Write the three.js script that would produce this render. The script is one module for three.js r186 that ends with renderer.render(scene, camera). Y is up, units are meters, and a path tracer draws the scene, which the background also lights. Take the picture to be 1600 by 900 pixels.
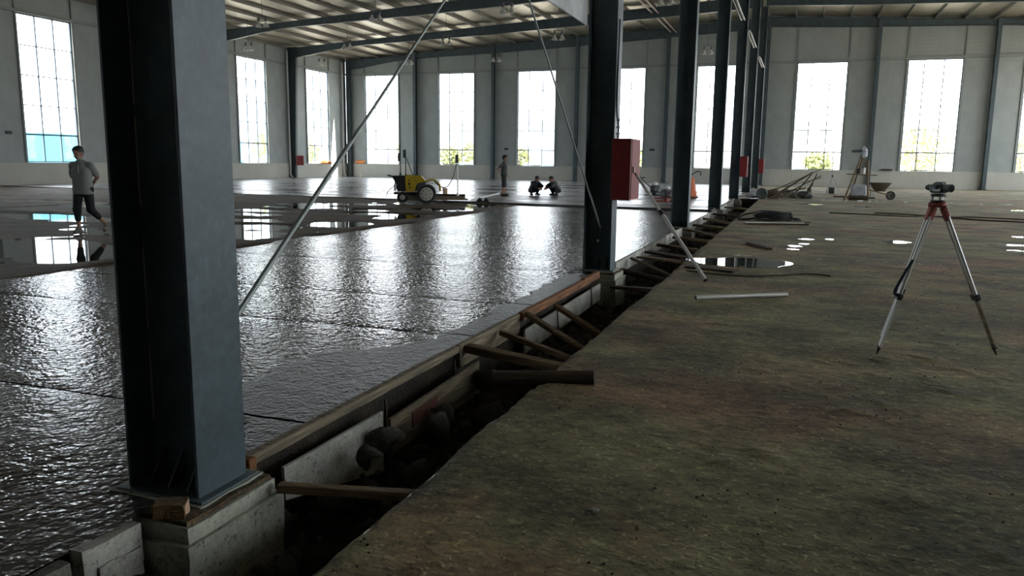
import * as THREE from 'three';
import { RoundedBoxGeometry } from 'three/addons/geometries/RoundedBoxGeometry.js';
import { mergeGeometries } from 'three/addons/utils/BufferGeometryUtils.js';

// ---------- camera, sky, sun, exposure ----------
const scene = new THREE.Scene();
const camera = new THREE.PerspectiveCamera(40.276, 16 / 9, 0.05, 1200);
camera.position.set(0, 1.55, 0);
camera.rotation.order = 'YXZ';
camera.rotation.set(THREE.MathUtils.degToRad(-9.159), THREE.MathUtils.degToRad(19.834), THREE.MathUtils.degToRad(0.666));
const SKY = 7.2;
scene.background = new THREE.Color().setRGB(SKY * 0.93, SKY, SKY * 1.06);
const sun = new THREE.DirectionalLight(0xfff3e0, 22);
sun.position.set(-22, 100, 8); sun.target.position.set(-4, 0, -30);
sun.castShadow = true; sun.shadow.radius = 2;
Object.assign(sun.shadow.camera, { left: -90, right: 90, top: 90, bottom: -90, near: 1, far: 300 });
sun.shadow.mapSize.set(4096, 4096);
scene.add(sun, sun.target);
const renderer = new THREE.WebGLRenderer({ antialias: true });
renderer.toneMapping = THREE.LinearToneMapping;
renderer.toneMappingExposure = 1.0;
renderer.shadowMap.enabled = true;

// ---------- random numbers, noise, textures ----------
function rngOf(a) { return () => { a = (a + 0x6d2b79f5) | 0; let t = Math.imul(a ^ (a >>> 15), 1 | a); t = (t + Math.imul(t ^ (t >>> 7), 61 | t)) ^ t; return ((t ^ (t >>> 14)) >>> 0) / 4294967296; }; }
const hash = (x, y, s) => { let h = Math.imul(x, 374761393) ^ Math.imul(y, 668265263) ^ Math.imul(s, 1274126177); h = Math.imul(h ^ (h >>> 13), 1274126177); return ((h ^ (h >>> 16)) >>> 0) / 4294967296; };
const fade = (t) => t * t * (3 - 2 * t);
const mod = (a, n) => ((a % n) + n) % n;
function vnoise(x, y, px, py, s) {   // value noise that repeats after px, py cells
  const xi = Math.floor(x), yi = Math.floor(y), u = fade(x - xi), v = fade(y - yi);
  const x0 = mod(xi, px), x1 = mod(xi + 1, px), y0 = mod(yi, py), y1 = mod(yi + 1, py);
  const a = hash(x0, y0, s), b = hash(x1, y0, s), c = hash(x0, y1, s), d = hash(x1, y1, s);
  return a + (b - a) * u + (c - a) * v + (a - b - c + d) * u * v;
}
function fbm(u, v, px, py, oct, s) { let t = 0, a = 0.5, n = 0; for (let i = 0; i < oct; i++) { t += a * vnoise(u * px, v * py, px, py, s + i); n += a; a *= 0.55; px *= 2; py *= 2; } return t / n; }
const wn = (x, z, s, size) => vnoise(x / size + 500, z / size + 500, 100000, 100000, s);
const wfbm = (x, z, s, size, oct = 3) => { let t = 0, a = 0.5, n = 0; for (let i = 0; i < oct; i++) { t += a * wn(x, z, s + i, size); n += a; a *= 0.5; size /= 2.03; } return t / n; };
const clamp = (x, a = 0, b = 1) => Math.min(b, Math.max(a, x)), lerp = (a, b, t) => a + (b - a) * t, sst = (a, b, x) => fade(clamp((x - a) / (b - a)));
function tex(size, f, srgb = false) {
  const d = new Uint8Array(size * size * 4);
  for (let y = 0; y < size; y++) for (let x = 0; x < size; x++) { const c = f((x + 0.5) / size, (y + 0.5) / size), i = (y * size + x) * 4; d[i] = clamp(c[0]) * 255; d[i + 1] = clamp(c[1]) * 255; d[i + 2] = clamp(c[2]) * 255; d[i + 3] = 255; }
  const t = new THREE.DataTexture(d, size, size); t.wrapS = t.wrapT = THREE.RepeatWrapping; t.magFilter = THREE.LinearFilter; t.minFilter = THREE.LinearMipmapLinearFilter; t.generateMipmaps = true;
  if (srgb) t.colorSpace = THREE.SRGBColorSpace; t.needsUpdate = true; return t;
}
const rep = (t, metres, metresV = metres) => { const c = t.clone(); c.repeat.set(1 / metres, 1 / metresV); c.needsUpdate = true; return c; };
const g3 = (v) => [v, v, v];

const tRipple = tex(1024, (u, v) => g3(0.5 * fbm(u, v, 32, 32, 2, 11) + 0.4 * fbm(u + 0.3, v, 80, 90, 2, 17) + 0.1 * fbm(u, v, 8, 7, 2, 23)));
const tWetRough = tex(512, (u, v) => { const a = fbm(u, v, 5, 5, 5, 31), b = fbm(u, v, 40, 60, 2, 37); return g3(lerp(0.42, 0.95, sst(0.35, 0.7, a)) * (0.85 + 0.3 * b)); });
const tWetCol = tex(512, (u, v) => { const a = fbm(u, v, 6, 6, 5, 41), b = fbm(u, v, 70, 70, 2, 43); const k = 0.62 + 0.3 * a + 0.16 * (b - 0.5); return [k, k * 0.99, k * 0.965]; });
const tMudBump = tex(2048, (u, v) => { const a = fbm(u, v, 14, 22, 4, 51), b = fbm(u, v, 70, 110, 3, 57), c = fbm(u, v, 300, 300, 2, 59); const clod = Math.pow(sst(0.58, 0.8, fbm(u, v, 110, 130, 2, 63)), 1.2); return g3(0.4 * a + 0.22 * b + 0.1 * c + 0.2 * clod * sst(0.45, 0.6, fbm(u, v, 7, 7, 3, 67))); });
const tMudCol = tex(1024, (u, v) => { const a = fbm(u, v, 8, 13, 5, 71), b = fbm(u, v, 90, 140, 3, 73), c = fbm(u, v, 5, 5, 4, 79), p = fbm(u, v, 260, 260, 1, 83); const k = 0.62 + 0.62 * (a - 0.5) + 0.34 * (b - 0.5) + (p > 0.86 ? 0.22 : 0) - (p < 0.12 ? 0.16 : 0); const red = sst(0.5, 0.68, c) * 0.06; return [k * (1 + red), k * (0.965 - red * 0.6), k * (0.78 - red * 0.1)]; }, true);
const tConcrete = tex(512, (u, v) => { const a = fbm(u, v, 5, 5, 6, 91), b = fbm(u, v, 60, 60, 3, 97), s = fbm(u, v, 70, 60, 2, 99); const k = 0.72 + 0.3 * (a - 0.5) + 0.16 * (b - 0.5) - (s > 0.77 ? 0.22 : 0); return [k, k, k * 0.97]; }, true);
const tRoughBump = tex(512, (u, v) => g3(0.6 * fbm(u, v, 8, 8, 5, 101) + 0.4 * fbm(u, v, 60, 60, 3, 103)));
const tWood = tex(512, (u, v) => { const w = fbm(u, v, 3, 40, 4, 111), f = fbm(u, v, 6, 170, 2, 113); const k = 0.66 + 0.5 * (w - 0.5) + 0.25 * (f - 0.5); return [k, k * 0.93, k * 0.82]; }, true);
const tPaint = tex(512, (u, v) => { const a = fbm(u, v, 4, 4, 5, 121), b = fbm(u, v, 30, 30, 4, 123), sc = fbm(u, v, 160, 14, 2, 127); const k = 0.8 + 0.24 * (a - 0.5) + 0.2 * (b - 0.5) + (sc > 0.82 ? 0.15 : 0); return g3(k); }, true);
const tSheet = tex(512, (u, v) => { const a = fbm(u, v, 5, 3, 5, 131), st = fbm(u, v, 50, 4, 3, 137); return g3(0.9 + 0.14 * (a - 0.5) + 0.03 * (st - 0.5)); }, true);
const tRib = tex(256, (u, v) => g3(Math.pow(Math.abs(Math.sin(v * Math.PI * 4)), 0.35)));
const tFoil = tex(512, (u, v) => g3(0.6 * fbm(u, v, 3, 10, 4, 141) + 0.4 * fbm(u, v, 14, 40, 3, 143)));
const tCloth = tex(256, (u, v) => g3(0.85 + 0.3 * (fbm(u, v, 4, 4, 4, 151) - 0.5) + 0.06 * Math.sin(u * 500) * Math.sin(v * 500)), true);

const C = (r, g, b) => new THREE.Color().setRGB(r, g, b);
const M = (color, rough, o = {}) => new THREE.MeshStandardMaterial({ color, roughness: rough, ...o });
const m = {
  wet: M(C(0.072, 0.073, 0.07), 0.225, { map: rep(tWetCol, 7), roughnessMap: rep(tWetRough, 9), bumpMap: rep(tRipple, 2.2), bumpScale: 0.011 }),
  fresh: M(C(0.17, 0.178, 0.182), 0.42, { map: rep(tWetCol, 16, 4), roughnessMap: rep(tWetRough, 24, 5), bumpMap: rep(tRipple, 7, 3), bumpScale: 0.012 }),
  coarse: M(C(0.072, 0.071, 0.066), 0.36, { map: rep(tWetCol, 2), bumpMap: rep(tRipple, 1.3), bumpScale: 0.02 }),
  mudWet: M(C(0.17, 0.125, 0.088), 0.72, { map: rep(tMudCol, 6), bumpMap: rep(tMudBump, 3), bumpScale: 0.035 }),
  water: new THREE.MeshPhysicalMaterial({ color: C(0.05, 0.045, 0.035), roughness: 0.03, ior: 1.33 }),
  dry: M(C(0.44, 0.42, 0.33), 0.86, { map: rep(tMudCol, 5.2), bumpMap: rep(tMudBump, 4.3), bumpScale: 0.012, vertexColors: true }),
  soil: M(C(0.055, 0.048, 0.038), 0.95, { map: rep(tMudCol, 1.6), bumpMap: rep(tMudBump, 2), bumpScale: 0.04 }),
  conc: M(C(0.60, 0.61, 0.53), 0.85, { map: rep(tConcrete, 1.3), bumpMap: rep(tRoughBump, 0.9), bumpScale: 0.006 }),
  concMud: M(C(0.22, 0.19, 0.135), 0.9, { map: rep(tMudCol, 1.3), bumpMap: rep(tRoughBump, 0.6), bumpScale: 0.02 }),
  slabEdge: M(C(0.30, 0.28, 0.25), 0.9, { side: THREE.DoubleSide, map: rep(tConcrete, 0.9), bumpMap: rep(tRoughBump, 0.5), bumpScale: 0.02 }),
  steel: M(C(0.092, 0.132, 0.148), 0.46, { map: rep(tPaint, 1.1) }),
  paleSeam: M(C(0.36, 0.30, 0.24), 0.6),
  galv: M(C(0.24, 0.23, 0.20), 0.45, { metalness: 0.4 }),
  foil: M(C(0.43, 0.39, 0.30), 0.34, { metalness: 0.6, bumpMap: rep(tFoil, 2.4), bumpScale: 0.06 }),
  roofTop: M(C(0.35, 0.38, 0.42), 0.5),
  panel: M(C(0.41, 0.445, 0.425), 0.55, { map: rep(tSheet, 3), bumpMap: rep(tRib, 2, 1), bumpScale: 0.004 }),
  plinth: M(C(0.62, 0.61, 0.54), 0.85, { map: rep(tSheet, 4), bumpMap: rep(tRoughBump, 1.4), bumpScale: 0.004 }),
  winFrame: M(C(0.10, 0.14, 0.18), 0.5),
  glass: new THREE.MeshPhysicalMaterial({ color: 0xffffff, roughness: 0.02, transmission: 1, thickness: 0, ior: 1.45 }),
  red: M(C(0.31, 0.018, 0.02), 0.6, { map: rep(tPaint, 0.7) }),
  redEdge: M(C(0.62, 0.42, 0.38), 0.5),
  white: M(C(0.72, 0.72, 0.70), 0.6),
  pipeW: M(C(0.62, 0.62, 0.58), 0.4),
  banner: M(C(0.66, 0.68, 0.68), 0.85, { map: rep(tCloth, 1.2), side: THREE.DoubleSide }),
  rod: M(C(0.30, 0.34, 0.32), 0.45, { metalness: 0.3 }),
  wood: M(C(0.40, 0.325, 0.225), 0.85, { map: rep(tWood, 0.9), bumpMap: rep(tWood, 0.9), bumpScale: 0.004 }),
  woodPale: M(C(0.42, 0.40, 0.34), 0.88, { map: rep(tWood, 0.9), bumpMap: rep(tWood, 0.9), bumpScale: 0.004 }),
  woodOrange: M(C(0.46, 0.21, 0.075), 0.8, { map: rep(tWood, 0.9), bumpMap: rep(tWood, 0.9), bumpScale: 0.003 }),
  woodDark: M(C(0.12, 0.095, 0.07), 0.9, { map: rep(tWood, 0.9), bumpMap: rep(tWood, 0.9), bumpScale: 0.004 }),
  boardW: M(C(0.68, 0.67, 0.62), 0.85, { map: rep(tConcrete, 0.8), bumpMap: rep(tRoughBump, 0.5), bumpScale: 0.004 }),
  rock: M(C(0.38, 0.37, 0.33), 0.92, { map: rep(tConcrete, 0.5), bumpMap: rep(tRoughBump, 0.4), bumpScale: 0.02 }),
  brickY: M(C(0.30, 0.215, 0.12), 0.92, { map: rep(tMudCol, 0.6), bumpMap: rep(tRoughBump, 0.3), bumpScale: 0.012 }),
  brickBreak: M(C(0.55, 0.36, 0.24), 0.9, { bumpMap: rep(tRoughBump, 0.2), bumpScale: 0.012 }),
  brickR: M(C(0.40, 0.11, 0.05), 0.9, { bumpMap: rep(tRoughBump, 0.3), bumpScale: 0.008 }),
  black: M(C(0.012, 0.012, 0.013), 0.5),
  rubber: M(C(0.02, 0.02, 0.02), 0.75),
  yellow: M(C(0.72, 0.50, 0.03), 0.4, { map: rep(tPaint, 0.7) }),
  greyMetal: M(C(0.40, 0.40, 0.38), 0.4, { metalness: 0.6 }),
  alu: M(C(0.62, 0.62, 0.58), 0.38, { metalness: 0.4 }),
  hubCap: M(C(0.50, 0.48, 0.40), 0.6),
  orange: M(C(0.55, 0.12, 0.025), 0.55),
  tripodRed: M(C(0.28, 0.05, 0.035), 0.5),
  levelGrey: M(C(0.075, 0.09, 0.085), 0.45),
  levelPale: M(C(0.40, 0.43, 0.42), 0.45),
  lens: M(C(0.01, 0.012, 0.015), 0.08),
  strap: M(C(0.02, 0.025, 0.035), 0.8),
  skin: M(C(0.33, 0.18, 0.12), 0.6),
  hair: M(C(0.014, 0.013, 0.016), 0.6),
  lampShade: M(C(0.62, 0.62, 0.58), 0.4),
  lampBody: M(C(0.10, 0.10, 0.095), 0.5),
  bag: M(C(0.60, 0.62, 0.66), 0.8, { map: rep(tCloth, 0.7) }),
  hoarding: M(C(0.10, 0.42, 0.62), 0.6),
  pave: M(C(0.42, 0.41, 0.38), 0.9),
  leaf: M(C(0.30, 0.33, 0.15), 0.8, { side: THREE.DoubleSide }),
  bark: M(C(0.16, 0.12, 0.09), 0.9),
  house: M(C(0.62, 0.62, 0.60), 0.8),
  houseBlue: M(C(0.42, 0.52, 0.62), 0.6),
  winDark: M(C(0.3, 0.34, 0.36), 0.3),
  jamb: M(C(0.25, 0.275, 0.265), 0.6),
};

// ---------- geometry helpers ----------
const V = (x, y, z) => new THREE.Vector3(x, y, z);
const T = (g, x = 0, y = 0, z = 0, rx = 0, ry = 0, rz = 0) => { g.applyMatrix4(new THREE.Matrix4().compose(V(x, y, z), new THREE.Quaternion().setFromEuler(new THREE.Euler(rx, ry, rz)), V(1, 1, 1))); return g; };
const box = (w, h, d, x = 0, y = 0, z = 0, rx = 0, ry = 0, rz = 0) => T(new THREE.BoxGeometry(w, h, d), x, y, z, rx, ry, rz);
const rbox = (w, h, d, r, x = 0, y = 0, z = 0, rx = 0, ry = 0, rz = 0) => T(new RoundedBoxGeometry(w, h, d, 2, Math.min(r, w / 2.01, h / 2.01, d / 2.01)), x, y, z, rx, ry, rz);
const cylG = (r0, r1, h, x = 0, y = 0, z = 0, rx = 0, ry = 0, rz = 0, seg = 14) => T(new THREE.CylinderGeometry(r1, r0, h, seg), x, y, z, rx, ry, rz);
const sph = (r, x, y, z, sx = 1, sy = 1, sz = 1, seg = 14) => new THREE.SphereGeometry(r, seg, Math.ceil(seg * 0.7)).scale(sx, sy, sz).translate(x, y, z);
const alongQ = (a, b, up = V(0, 1, 0)) => new THREE.Quaternion().setFromUnitVectors(up, b.clone().sub(a).normalize());
function rod(a, b, r, r2 = r, seg = 8) { const L = a.distanceTo(b), g = new THREE.CylinderGeometry(r2, r, L, seg); g.applyMatrix4(new THREE.Matrix4().compose(a.clone().lerp(b, 0.5), alongQ(a, b), V(1, 1, 1))); return g; }
function bar(a, b, w, h, roll = 0, r = 0.006) { const L = a.distanceTo(b), g = new RoundedBoxGeometry(w, h, L, 1, r); g.rotateZ(roll); const o = new THREE.Object3D(); o.position.copy(a.clone().lerp(b, 0.5)); o.lookAt(b); o.updateMatrix(); g.applyMatrix4(o.matrix); return g; }
function tube(pts, r, seg = 24, rs = 6) { return new THREE.TubeGeometry(new THREE.CatmullRomCurve3(pts.map((p) => (p.isVector3 ? p : V(...p)))), seg, r, rs, false); }
function prism(pts, depth, z0 = 0) { const s = new THREE.Shape(pts.map((p) => new THREE.Vector2(p[0], p[1]))); return new THREE.ExtrudeGeometry(s, { depth, bevelEnabled: false }).translate(0, 0, z0); }
function lathe(pts, seg = 18) { return new THREE.LatheGeometry(pts.map((p) => new THREE.Vector2(p[0], p[1])), seg); }
function metreUV(g) {   // uv in metres, by the side each face points to
  if (g.index) g = g.toNonIndexed();
  const p = g.attributes.position, uv = new Float32Array(p.count * 2), a = V(), b = V(), c = V(), n = V();
  for (let i = 0; i < p.count; i += 3) {
    a.fromBufferAttribute(p, i); b.fromBufferAttribute(p, i + 1); c.fromBufferAttribute(p, i + 2);
    n.copy(b).sub(a).cross(c.clone().sub(a)); const ax = Math.abs(n.x), ay = Math.abs(n.y), az = Math.abs(n.z);
    [a, b, c].forEach((q, k) => { const j = (i + k) * 2; if (ay >= ax && ay >= az) { uv[j] = q.x; uv[j + 1] = q.z; } else if (ax >= az) { uv[j] = q.z; uv[j + 1] = q.y; } else { uv[j] = q.x; uv[j + 1] = q.y; } });
  }
  g.setAttribute('uv', new THREE.BufferAttribute(uv, 2)); return g;
}
function geo(list, keep = false) {
  list = (Array.isArray(list) ? list : [list]).map((g) => { const q = g.index ? g.toNonIndexed() : g; for (const k of Object.keys(q.attributes)) if (!['position', 'normal', 'uv'].includes(k)) q.deleteAttribute(k); return keep ? q : metreUV(q); });
  return list.length > 1 ? mergeGeometries(list) : list[0];
}
const used = new Map();
function numbered(n) { const k = used.get(n) ?? 0; used.set(n, k + 1); return k ? `${n}_${String(k).padStart(3, '0')}` : n; }
function obj(name, list, mat, parent = scene, keep = false) { const o = new THREE.Mesh(list.isBufferGeometry && keep ? list : geo(list, keep), mat); o.name = parent === scene ? numbered(name) : name; o.castShadow = o.receiveShadow = true; parent.add(o); return o; }
function shared(name, g, mat, parent, x, y, z, ry = 0) { const o = new THREE.Mesh(g, mat); o.name = name; o.position.set(x, y, z); o.rotation.y = ry; o.castShadow = o.receiveShadow = true; parent.add(o); return o; }
function group(name, pos = [0, 0, 0], ry = 0) { const o = new THREE.Group(); o.name = numbered(name); o.position.set(...pos); o.rotation.y = ry; scene.add(o); return o; }
function tag(o, label, category, grp) { Object.assign(o.userData, { label, category, kind: 'thing' }); if (grp) o.userData.group = grp; return o; }
function thing(name, label, category, pos, ry, grp) { return tag(group(name, pos, ry), label, category, grp); }
const struct = (o) => { o.userData.kind = 'structure'; return o; };
const stuff = (o, label, category) => { o.userData.kind = 'stuff'; if (label) { o.userData.label = label; o.userData.category = category; } return o; };

// a grid surface y = h(x, z)
function field(x0, x1, z0, z1, nx, nz, h, color) {
  const pos = [], uv = [], col = [], idx = [];
  for (let j = 0; j <= nz; j++) for (let i = 0; i <= nx; i++) { const x = lerp(x0, x1, i / nx), z = lerp(z0, z1, j / nz); const q = h(x, z, i / nx, j / nz); const X = q.length ? q[0] : x, Y = q.length ? q[1] : q; pos.push(X, Y, z); uv.push(X, z); if (color) col.push(...color(X, z)); }
  for (let j = 0; j < nz; j++) for (let i = 0; i < nx; i++) { const a = j * (nx + 1) + i, b = a + 1, c = a + nx + 1, d = c + 1; if (z1 > z0) idx.push(a, c, b, b, c, d); else idx.push(a, b, c, b, d, c); }
  const g = new THREE.BufferGeometry(); g.setAttribute('position', new THREE.Float32BufferAttribute(pos, 3)); g.setAttribute('uv', new THREE.Float32BufferAttribute(uv, 2)); if (color) g.setAttribute('color', new THREE.Float32BufferAttribute(col, 3)); g.setIndex(idx); g.computeVertexNormals(); return g;
}
// surface nets over a signed distance function
function sdfMesh(f, lo, hi, c) {
  const n = [0, 1, 2].map((k) => Math.ceil((hi[k] - lo[k]) / c) + 1), [nx, ny, nz] = n, val = new Float32Array(nx * ny * nz);
  for (let k = 0, i = 0; k < nz; k++) for (let j = 0; j < ny; j++) for (let q = 0; q < nx; q++, i++) val[i] = f(lo[0] + q * c, lo[1] + j * c, lo[2] + k * c);
  const id = new Int32Array(nx * ny * nz).fill(-1), pos = [], idx = [], at = (q, j, k) => q + nx * (j + ny * k);
  for (let k = 0; k < nz - 1; k++) for (let j = 0; j < ny - 1; j++) for (let q = 0; q < nx - 1; q++) {
    const v = []; let s = 0; for (let d = 0; d < 8; d++) { const t = val[at(q + (d & 1), j + ((d >> 1) & 1), k + (d >> 2))]; v.push(t); if (t < 0) s++; }
    if (s === 0 || s === 8) continue;
    let X = 0, Y = 0, Z = 0, cnt = 0;
    for (let d = 0; d < 8; d++) for (const e of [1, 2, 4]) if (!(d & e)) { const a = v[d], b = v[d | e]; if ((a < 0) !== (b < 0)) { const t = a / (a - b); X += (d & 1) + (e === 1 ? t : 0); Y += ((d >> 1) & 1) + (e === 2 ? t : 0); Z += (d >> 2) + (e === 4 ? t : 0); cnt++; } }
    id[at(q, j, k)] = pos.length / 3; pos.push(lo[0] + (q + X / cnt) * c, lo[1] + (j + Y / cnt) * c, lo[2] + (k + Z / cnt) * c);
  }
  for (let k = 1; k < nz - 1; k++) for (let j = 1; j < ny - 1; j++) for (let q = 1; q < nx - 1; q++) {
    const a = val[at(q, j, k)];
    const quad = (p0, p1, p2, p3, flip) => { if (Math.min(p0, p1, p2, p3) < 0) return; if (flip) idx.push(p0, p2, p1, p0, p3, p2); else idx.push(p0, p1, p2, p0, p2, p3); };
    let b = val[at(q + 1, j, k)]; if ((a < 0) !== (b < 0)) quad(id[at(q, j - 1, k - 1)], id[at(q, j, k - 1)], id[at(q, j, k)], id[at(q, j - 1, k)], !(a < 0));
    b = val[at(q, j + 1, k)]; if ((a < 0) !== (b < 0)) quad(id[at(q - 1, j, k - 1)], id[at(q - 1, j, k)], id[at(q, j, k)], id[at(q, j, k - 1)], false !== (a < 0) ? false : true);
    b = val[at(q, j, k + 1)]; if ((a < 0) !== (b < 0)) quad(id[at(q - 1, j - 1, k)], id[at(q, j - 1, k)], id[at(q, j, k)], id[at(q - 1, j, k)], !(a < 0));
  }
  const g = new THREE.BufferGeometry(); g.setAttribute('position', new THREE.Float32BufferAttribute(pos, 3)); g.setIndex(idx); g.computeVertexNormals(); g.setAttribute('uv', new THREE.Float32BufferAttribute(new Float32Array(pos.length / 3 * 2), 2)); return g;
}

// ---------- the hall ----------
const XL = -37.7, XR = 18.6, ZF = -61.2, ZN = 14.2, XC = -2.69, PITCH = 0.056;
const roofAt = (x) => 11.85 - PITCH * Math.abs(x - XC);          // top of the rafters
const colZ = (k) => -2.865 - 8.33 * k;
const SILL = 1.2, HEAD = 8.7;

// a wall in its own plane: u along it, y up, the hall on the +z side
function wall(name, pos, ry, u0, u1, wins, cols, topAt, opt = {}) {
  const w = struct(group(name, pos, ry)), th = 0.06;
  const poly = (a, b, y0, y1f) => [[a, y0], [b, y0], [b, y1f(b)], [a, y1f(a)]];
  const panelParts = [], back = [];
  const edges = [u0, ...wins.flatMap((q) => [q[0], q[1]]), ...cols.filter((c) => c > u0 + 0.3 && c < u1 - 0.3), u1].sort((a, b) => a - b);
  const G = 0.008, top = (u) => topAt(u) + 0.3;
  for (let i = 0; i + 1 < edges.length; i++) {
    const a = edges[i], b = edges[i + 1], open = wins.some((q) => a >= q[0] - 0.01 && b <= q[1] + 0.01);
    panelParts.push(prism(poly(a + G, b - G, HEAD + G, top), th, -th)); back.push(prism(poly(a, b, HEAD, top), 0.05, -th - 0.055));
    if (open) continue;
    if (opt.gap && a < opt.gap.a && b > opt.gap.b) {
      const g = opt.gap, shp = [[a + G, SILL], [g.a, SILL], [g.t, g.top], [g.b, SILL], [b - G, SILL], [b - G, HEAD - G], [a + G, HEAD - G]];
      panelParts.push(prism(shp, th, -th)); continue;
    }
    panelParts.push(prism(poly(a + G, b - G, SILL, () => HEAD - G), th, -th)); back.push(prism(poly(a, b, SILL, () => HEAD), 0.05, -th - 0.055));
  }
  for (const g of panelParts) obj('panel', g, opt.mat || m.panel, w);
  obj('backing_sheet', back, m.panel, w);
  const pl = [...cols.filter((c) => c > u0 + 0.3 && c < u1 - 0.3)]; const pe = [u0, ...pl, u1];
  for (let i = 0; i + 1 < pe.length; i++) {
    let spans = [[pe[i], pe[i + 1]]]; if (opt.gap && opt.gap.a > pe[i] && opt.gap.b < pe[i + 1]) spans = [[pe[i], opt.gap.a], [opt.gap.b, pe[i + 1]]];
    for (const [a, b] of spans) obj('plinth', [box(b - a - 0.01, SILL + 0.55, 0.26, (a + b) / 2, (SILL - 0.55) / 2, -0.05), box(b - a, 0.03, 0.3, (a + b) / 2, SILL - 0.01, -0.04)], m.plinth, w);
  }
  const girt = obj('girt', edges.slice(0, -1).map((a, i) => box(edges[i + 1] - a, 0.16, 0.08, (a + edges[i + 1]) / 2, HEAD + 0.1, 0.045)), m.jamb, w);
  for (const q of wins) for (const u of q) obj('jamb_post', [box(0.11, topAt(u) - SILL, 0.07, u + (u === q[0] ? -0.06 : 0.06), (topAt(u) + SILL) / 2, 0.036)], m.jamb, w);
  for (const c of cols) {   // wind columns: H sections with the web across the wall
    const h = topAt(c) + 0.1, d = opt.colDepth || 0.34;
    const dt = opt.colTop || d;
    const q = obj('column', [box(0.24, h, 0.014, c, h / 2, 0.10), bar(V(c, 0, 0.10 + d), V(c, h, 0.10 + dt), 0.24, 0.014, 0, 0.002), prism([[0.1, 0], [0.1 + d, 0], [0.1 + dt, h], [0.1, h]], 0.012, -0.006).rotateY(-Math.PI / 2).translate(c, 0, 0)], m.steel, w);
    obj('base_plate', [box(0.42, 0.03, d + 0.2, c, 0.075, 0.10 + d / 2)], m.steel, q);
  }
  return w;
}
let winCount = 0;
function windowAt(pos, ry, a, b, rows, cols3, detailed = true) {
  const w = struct(new THREE.Group()); w.name = `window_${++winCount}`; w.position.set(...pos); w.rotation.y = ry; scene.add(w);
  const z = -0.09, fw = 0.055, W = b - a;
  obj('frame', [box(fw, HEAD - SILL, 0.1, a + fw / 2, (HEAD + SILL) / 2, z), box(fw, HEAD - SILL, 0.1, b - fw / 2, (HEAD + SILL) / 2, z), box(W - 2 * fw, fw, 0.1, (a + b) / 2, SILL + 0.02 + fw / 2, z), box(W - 2 * fw, fw, 0.1, (a + b) / 2, HEAD - fw / 2, z)], m.winFrame, w);
  if (!detailed) return w;
  for (let i = 1; i < cols3.length - 1; i++) obj('mullion', box(0.055, HEAD - SILL - 0.1, 0.07, a + W * cols3[i], (HEAD + SILL) / 2, z), m.winFrame, w);
  for (let j = 1; j < rows.length - 1; j++) obj('transom', box(W - 0.1, j === 1 ? 0.08 : 0.045, 0.07, (a + b) / 2, rows[j], z), m.winFrame, w);
  for (let i = 0; i + 1 < cols3.length; i++) for (let j = 0; j + 1 < rows.length; j++) {
    const pw = W * (cols3[i + 1] - cols3[i]) - 0.03, ph = rows[j + 1] - rows[j] - 0.03;
    const key = pw.toFixed(3) + ph.toFixed(3); if (!windowAt.g[key]) windowAt.g[key] = new THREE.PlaneGeometry(pw, ph);
    shared('pane', windowAt.g[key], m.glass, w, a + W * (cols3[i] + cols3[i + 1]) / 2, (rows[j] + rows[j + 1]) / 2, z);
  }
  return w;
}
windowAt.g = {};

// far wall
const farCols = [-30.85, -23.8, -16.78, -9.78, -2.69, 4.54, 11.66];
const farWins = [[-35.8, -32.58], [-28.79, -25.59], [-21.78, -18.59], [-14.68, -11.49], [-7.64, -4.44], [-0.63, 2.69], [6.48, 9.83], [13.45, 16.7]];
wall('wall_far', [0, 0, ZF], 0, XL, XR, farWins, farCols, roofAt);
for (const [a, b] of farWins) windowAt([0, 0, ZF], 0, a, b, [SILL, 2.45, 4.0, 5.6, 7.15, HEAD], [0, 0.3, 0.66, 1]);
// left wall (u = -z)
const leftCols = [-2, -1, 0, 1, 2, 3, 4, 5, 6].map((k) => -colZ(k));
const sideWins = []; for (let k = -2; k <= 6; k++) { const c = -colZ(k) + 4.0; sideWins.push([c - 1.62, c + 1.62]); }
wall('wall_left', [XL, 0, 0], Math.PI / 2, -ZN, -ZF, sideWins, leftCols, () => roofAt(XL), { colDepth: 0.42, colTop: 0.8, gap: { a: 58.55, b: 59.5, t: 59.25, top: 5.3 } });
for (const [a, b] of sideWins) windowAt([XL, 0, 0], Math.PI / 2, a, b, [SILL + 0.05, 2.65, 4.15, 5.65, 7.15, HEAD], [0, 0.34, 0.67, 1]);
// right wall (u = z) and near wall (u = -x), outside the picture
const rightWins = sideWins.slice(2).map(([a, b]) => [-b - 1.2, -a + 1.2]);
wall('wall_right', [XR, 0, 0], -Math.PI / 2, ZF, ZN, rightWins, leftCols.map((c) => -c), () => roofAt(XR));
for (const [a, b] of rightWins) windowAt([XR, 0, 0], -Math.PI / 2, a, b, [SILL, HEAD], [0, 1]);
const nearWins = [];
wall('wall_near', [0, 0, ZN], Math.PI, -XR, -XL, nearWins, [-12, 2.69, 18.5, 30], (u) => roofAt(-u));
for (const [a, b] of nearWins) windowAt([0, 0, ZN], Math.PI, a, b, [SILL, HEAD], [0, 1], false);

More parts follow.
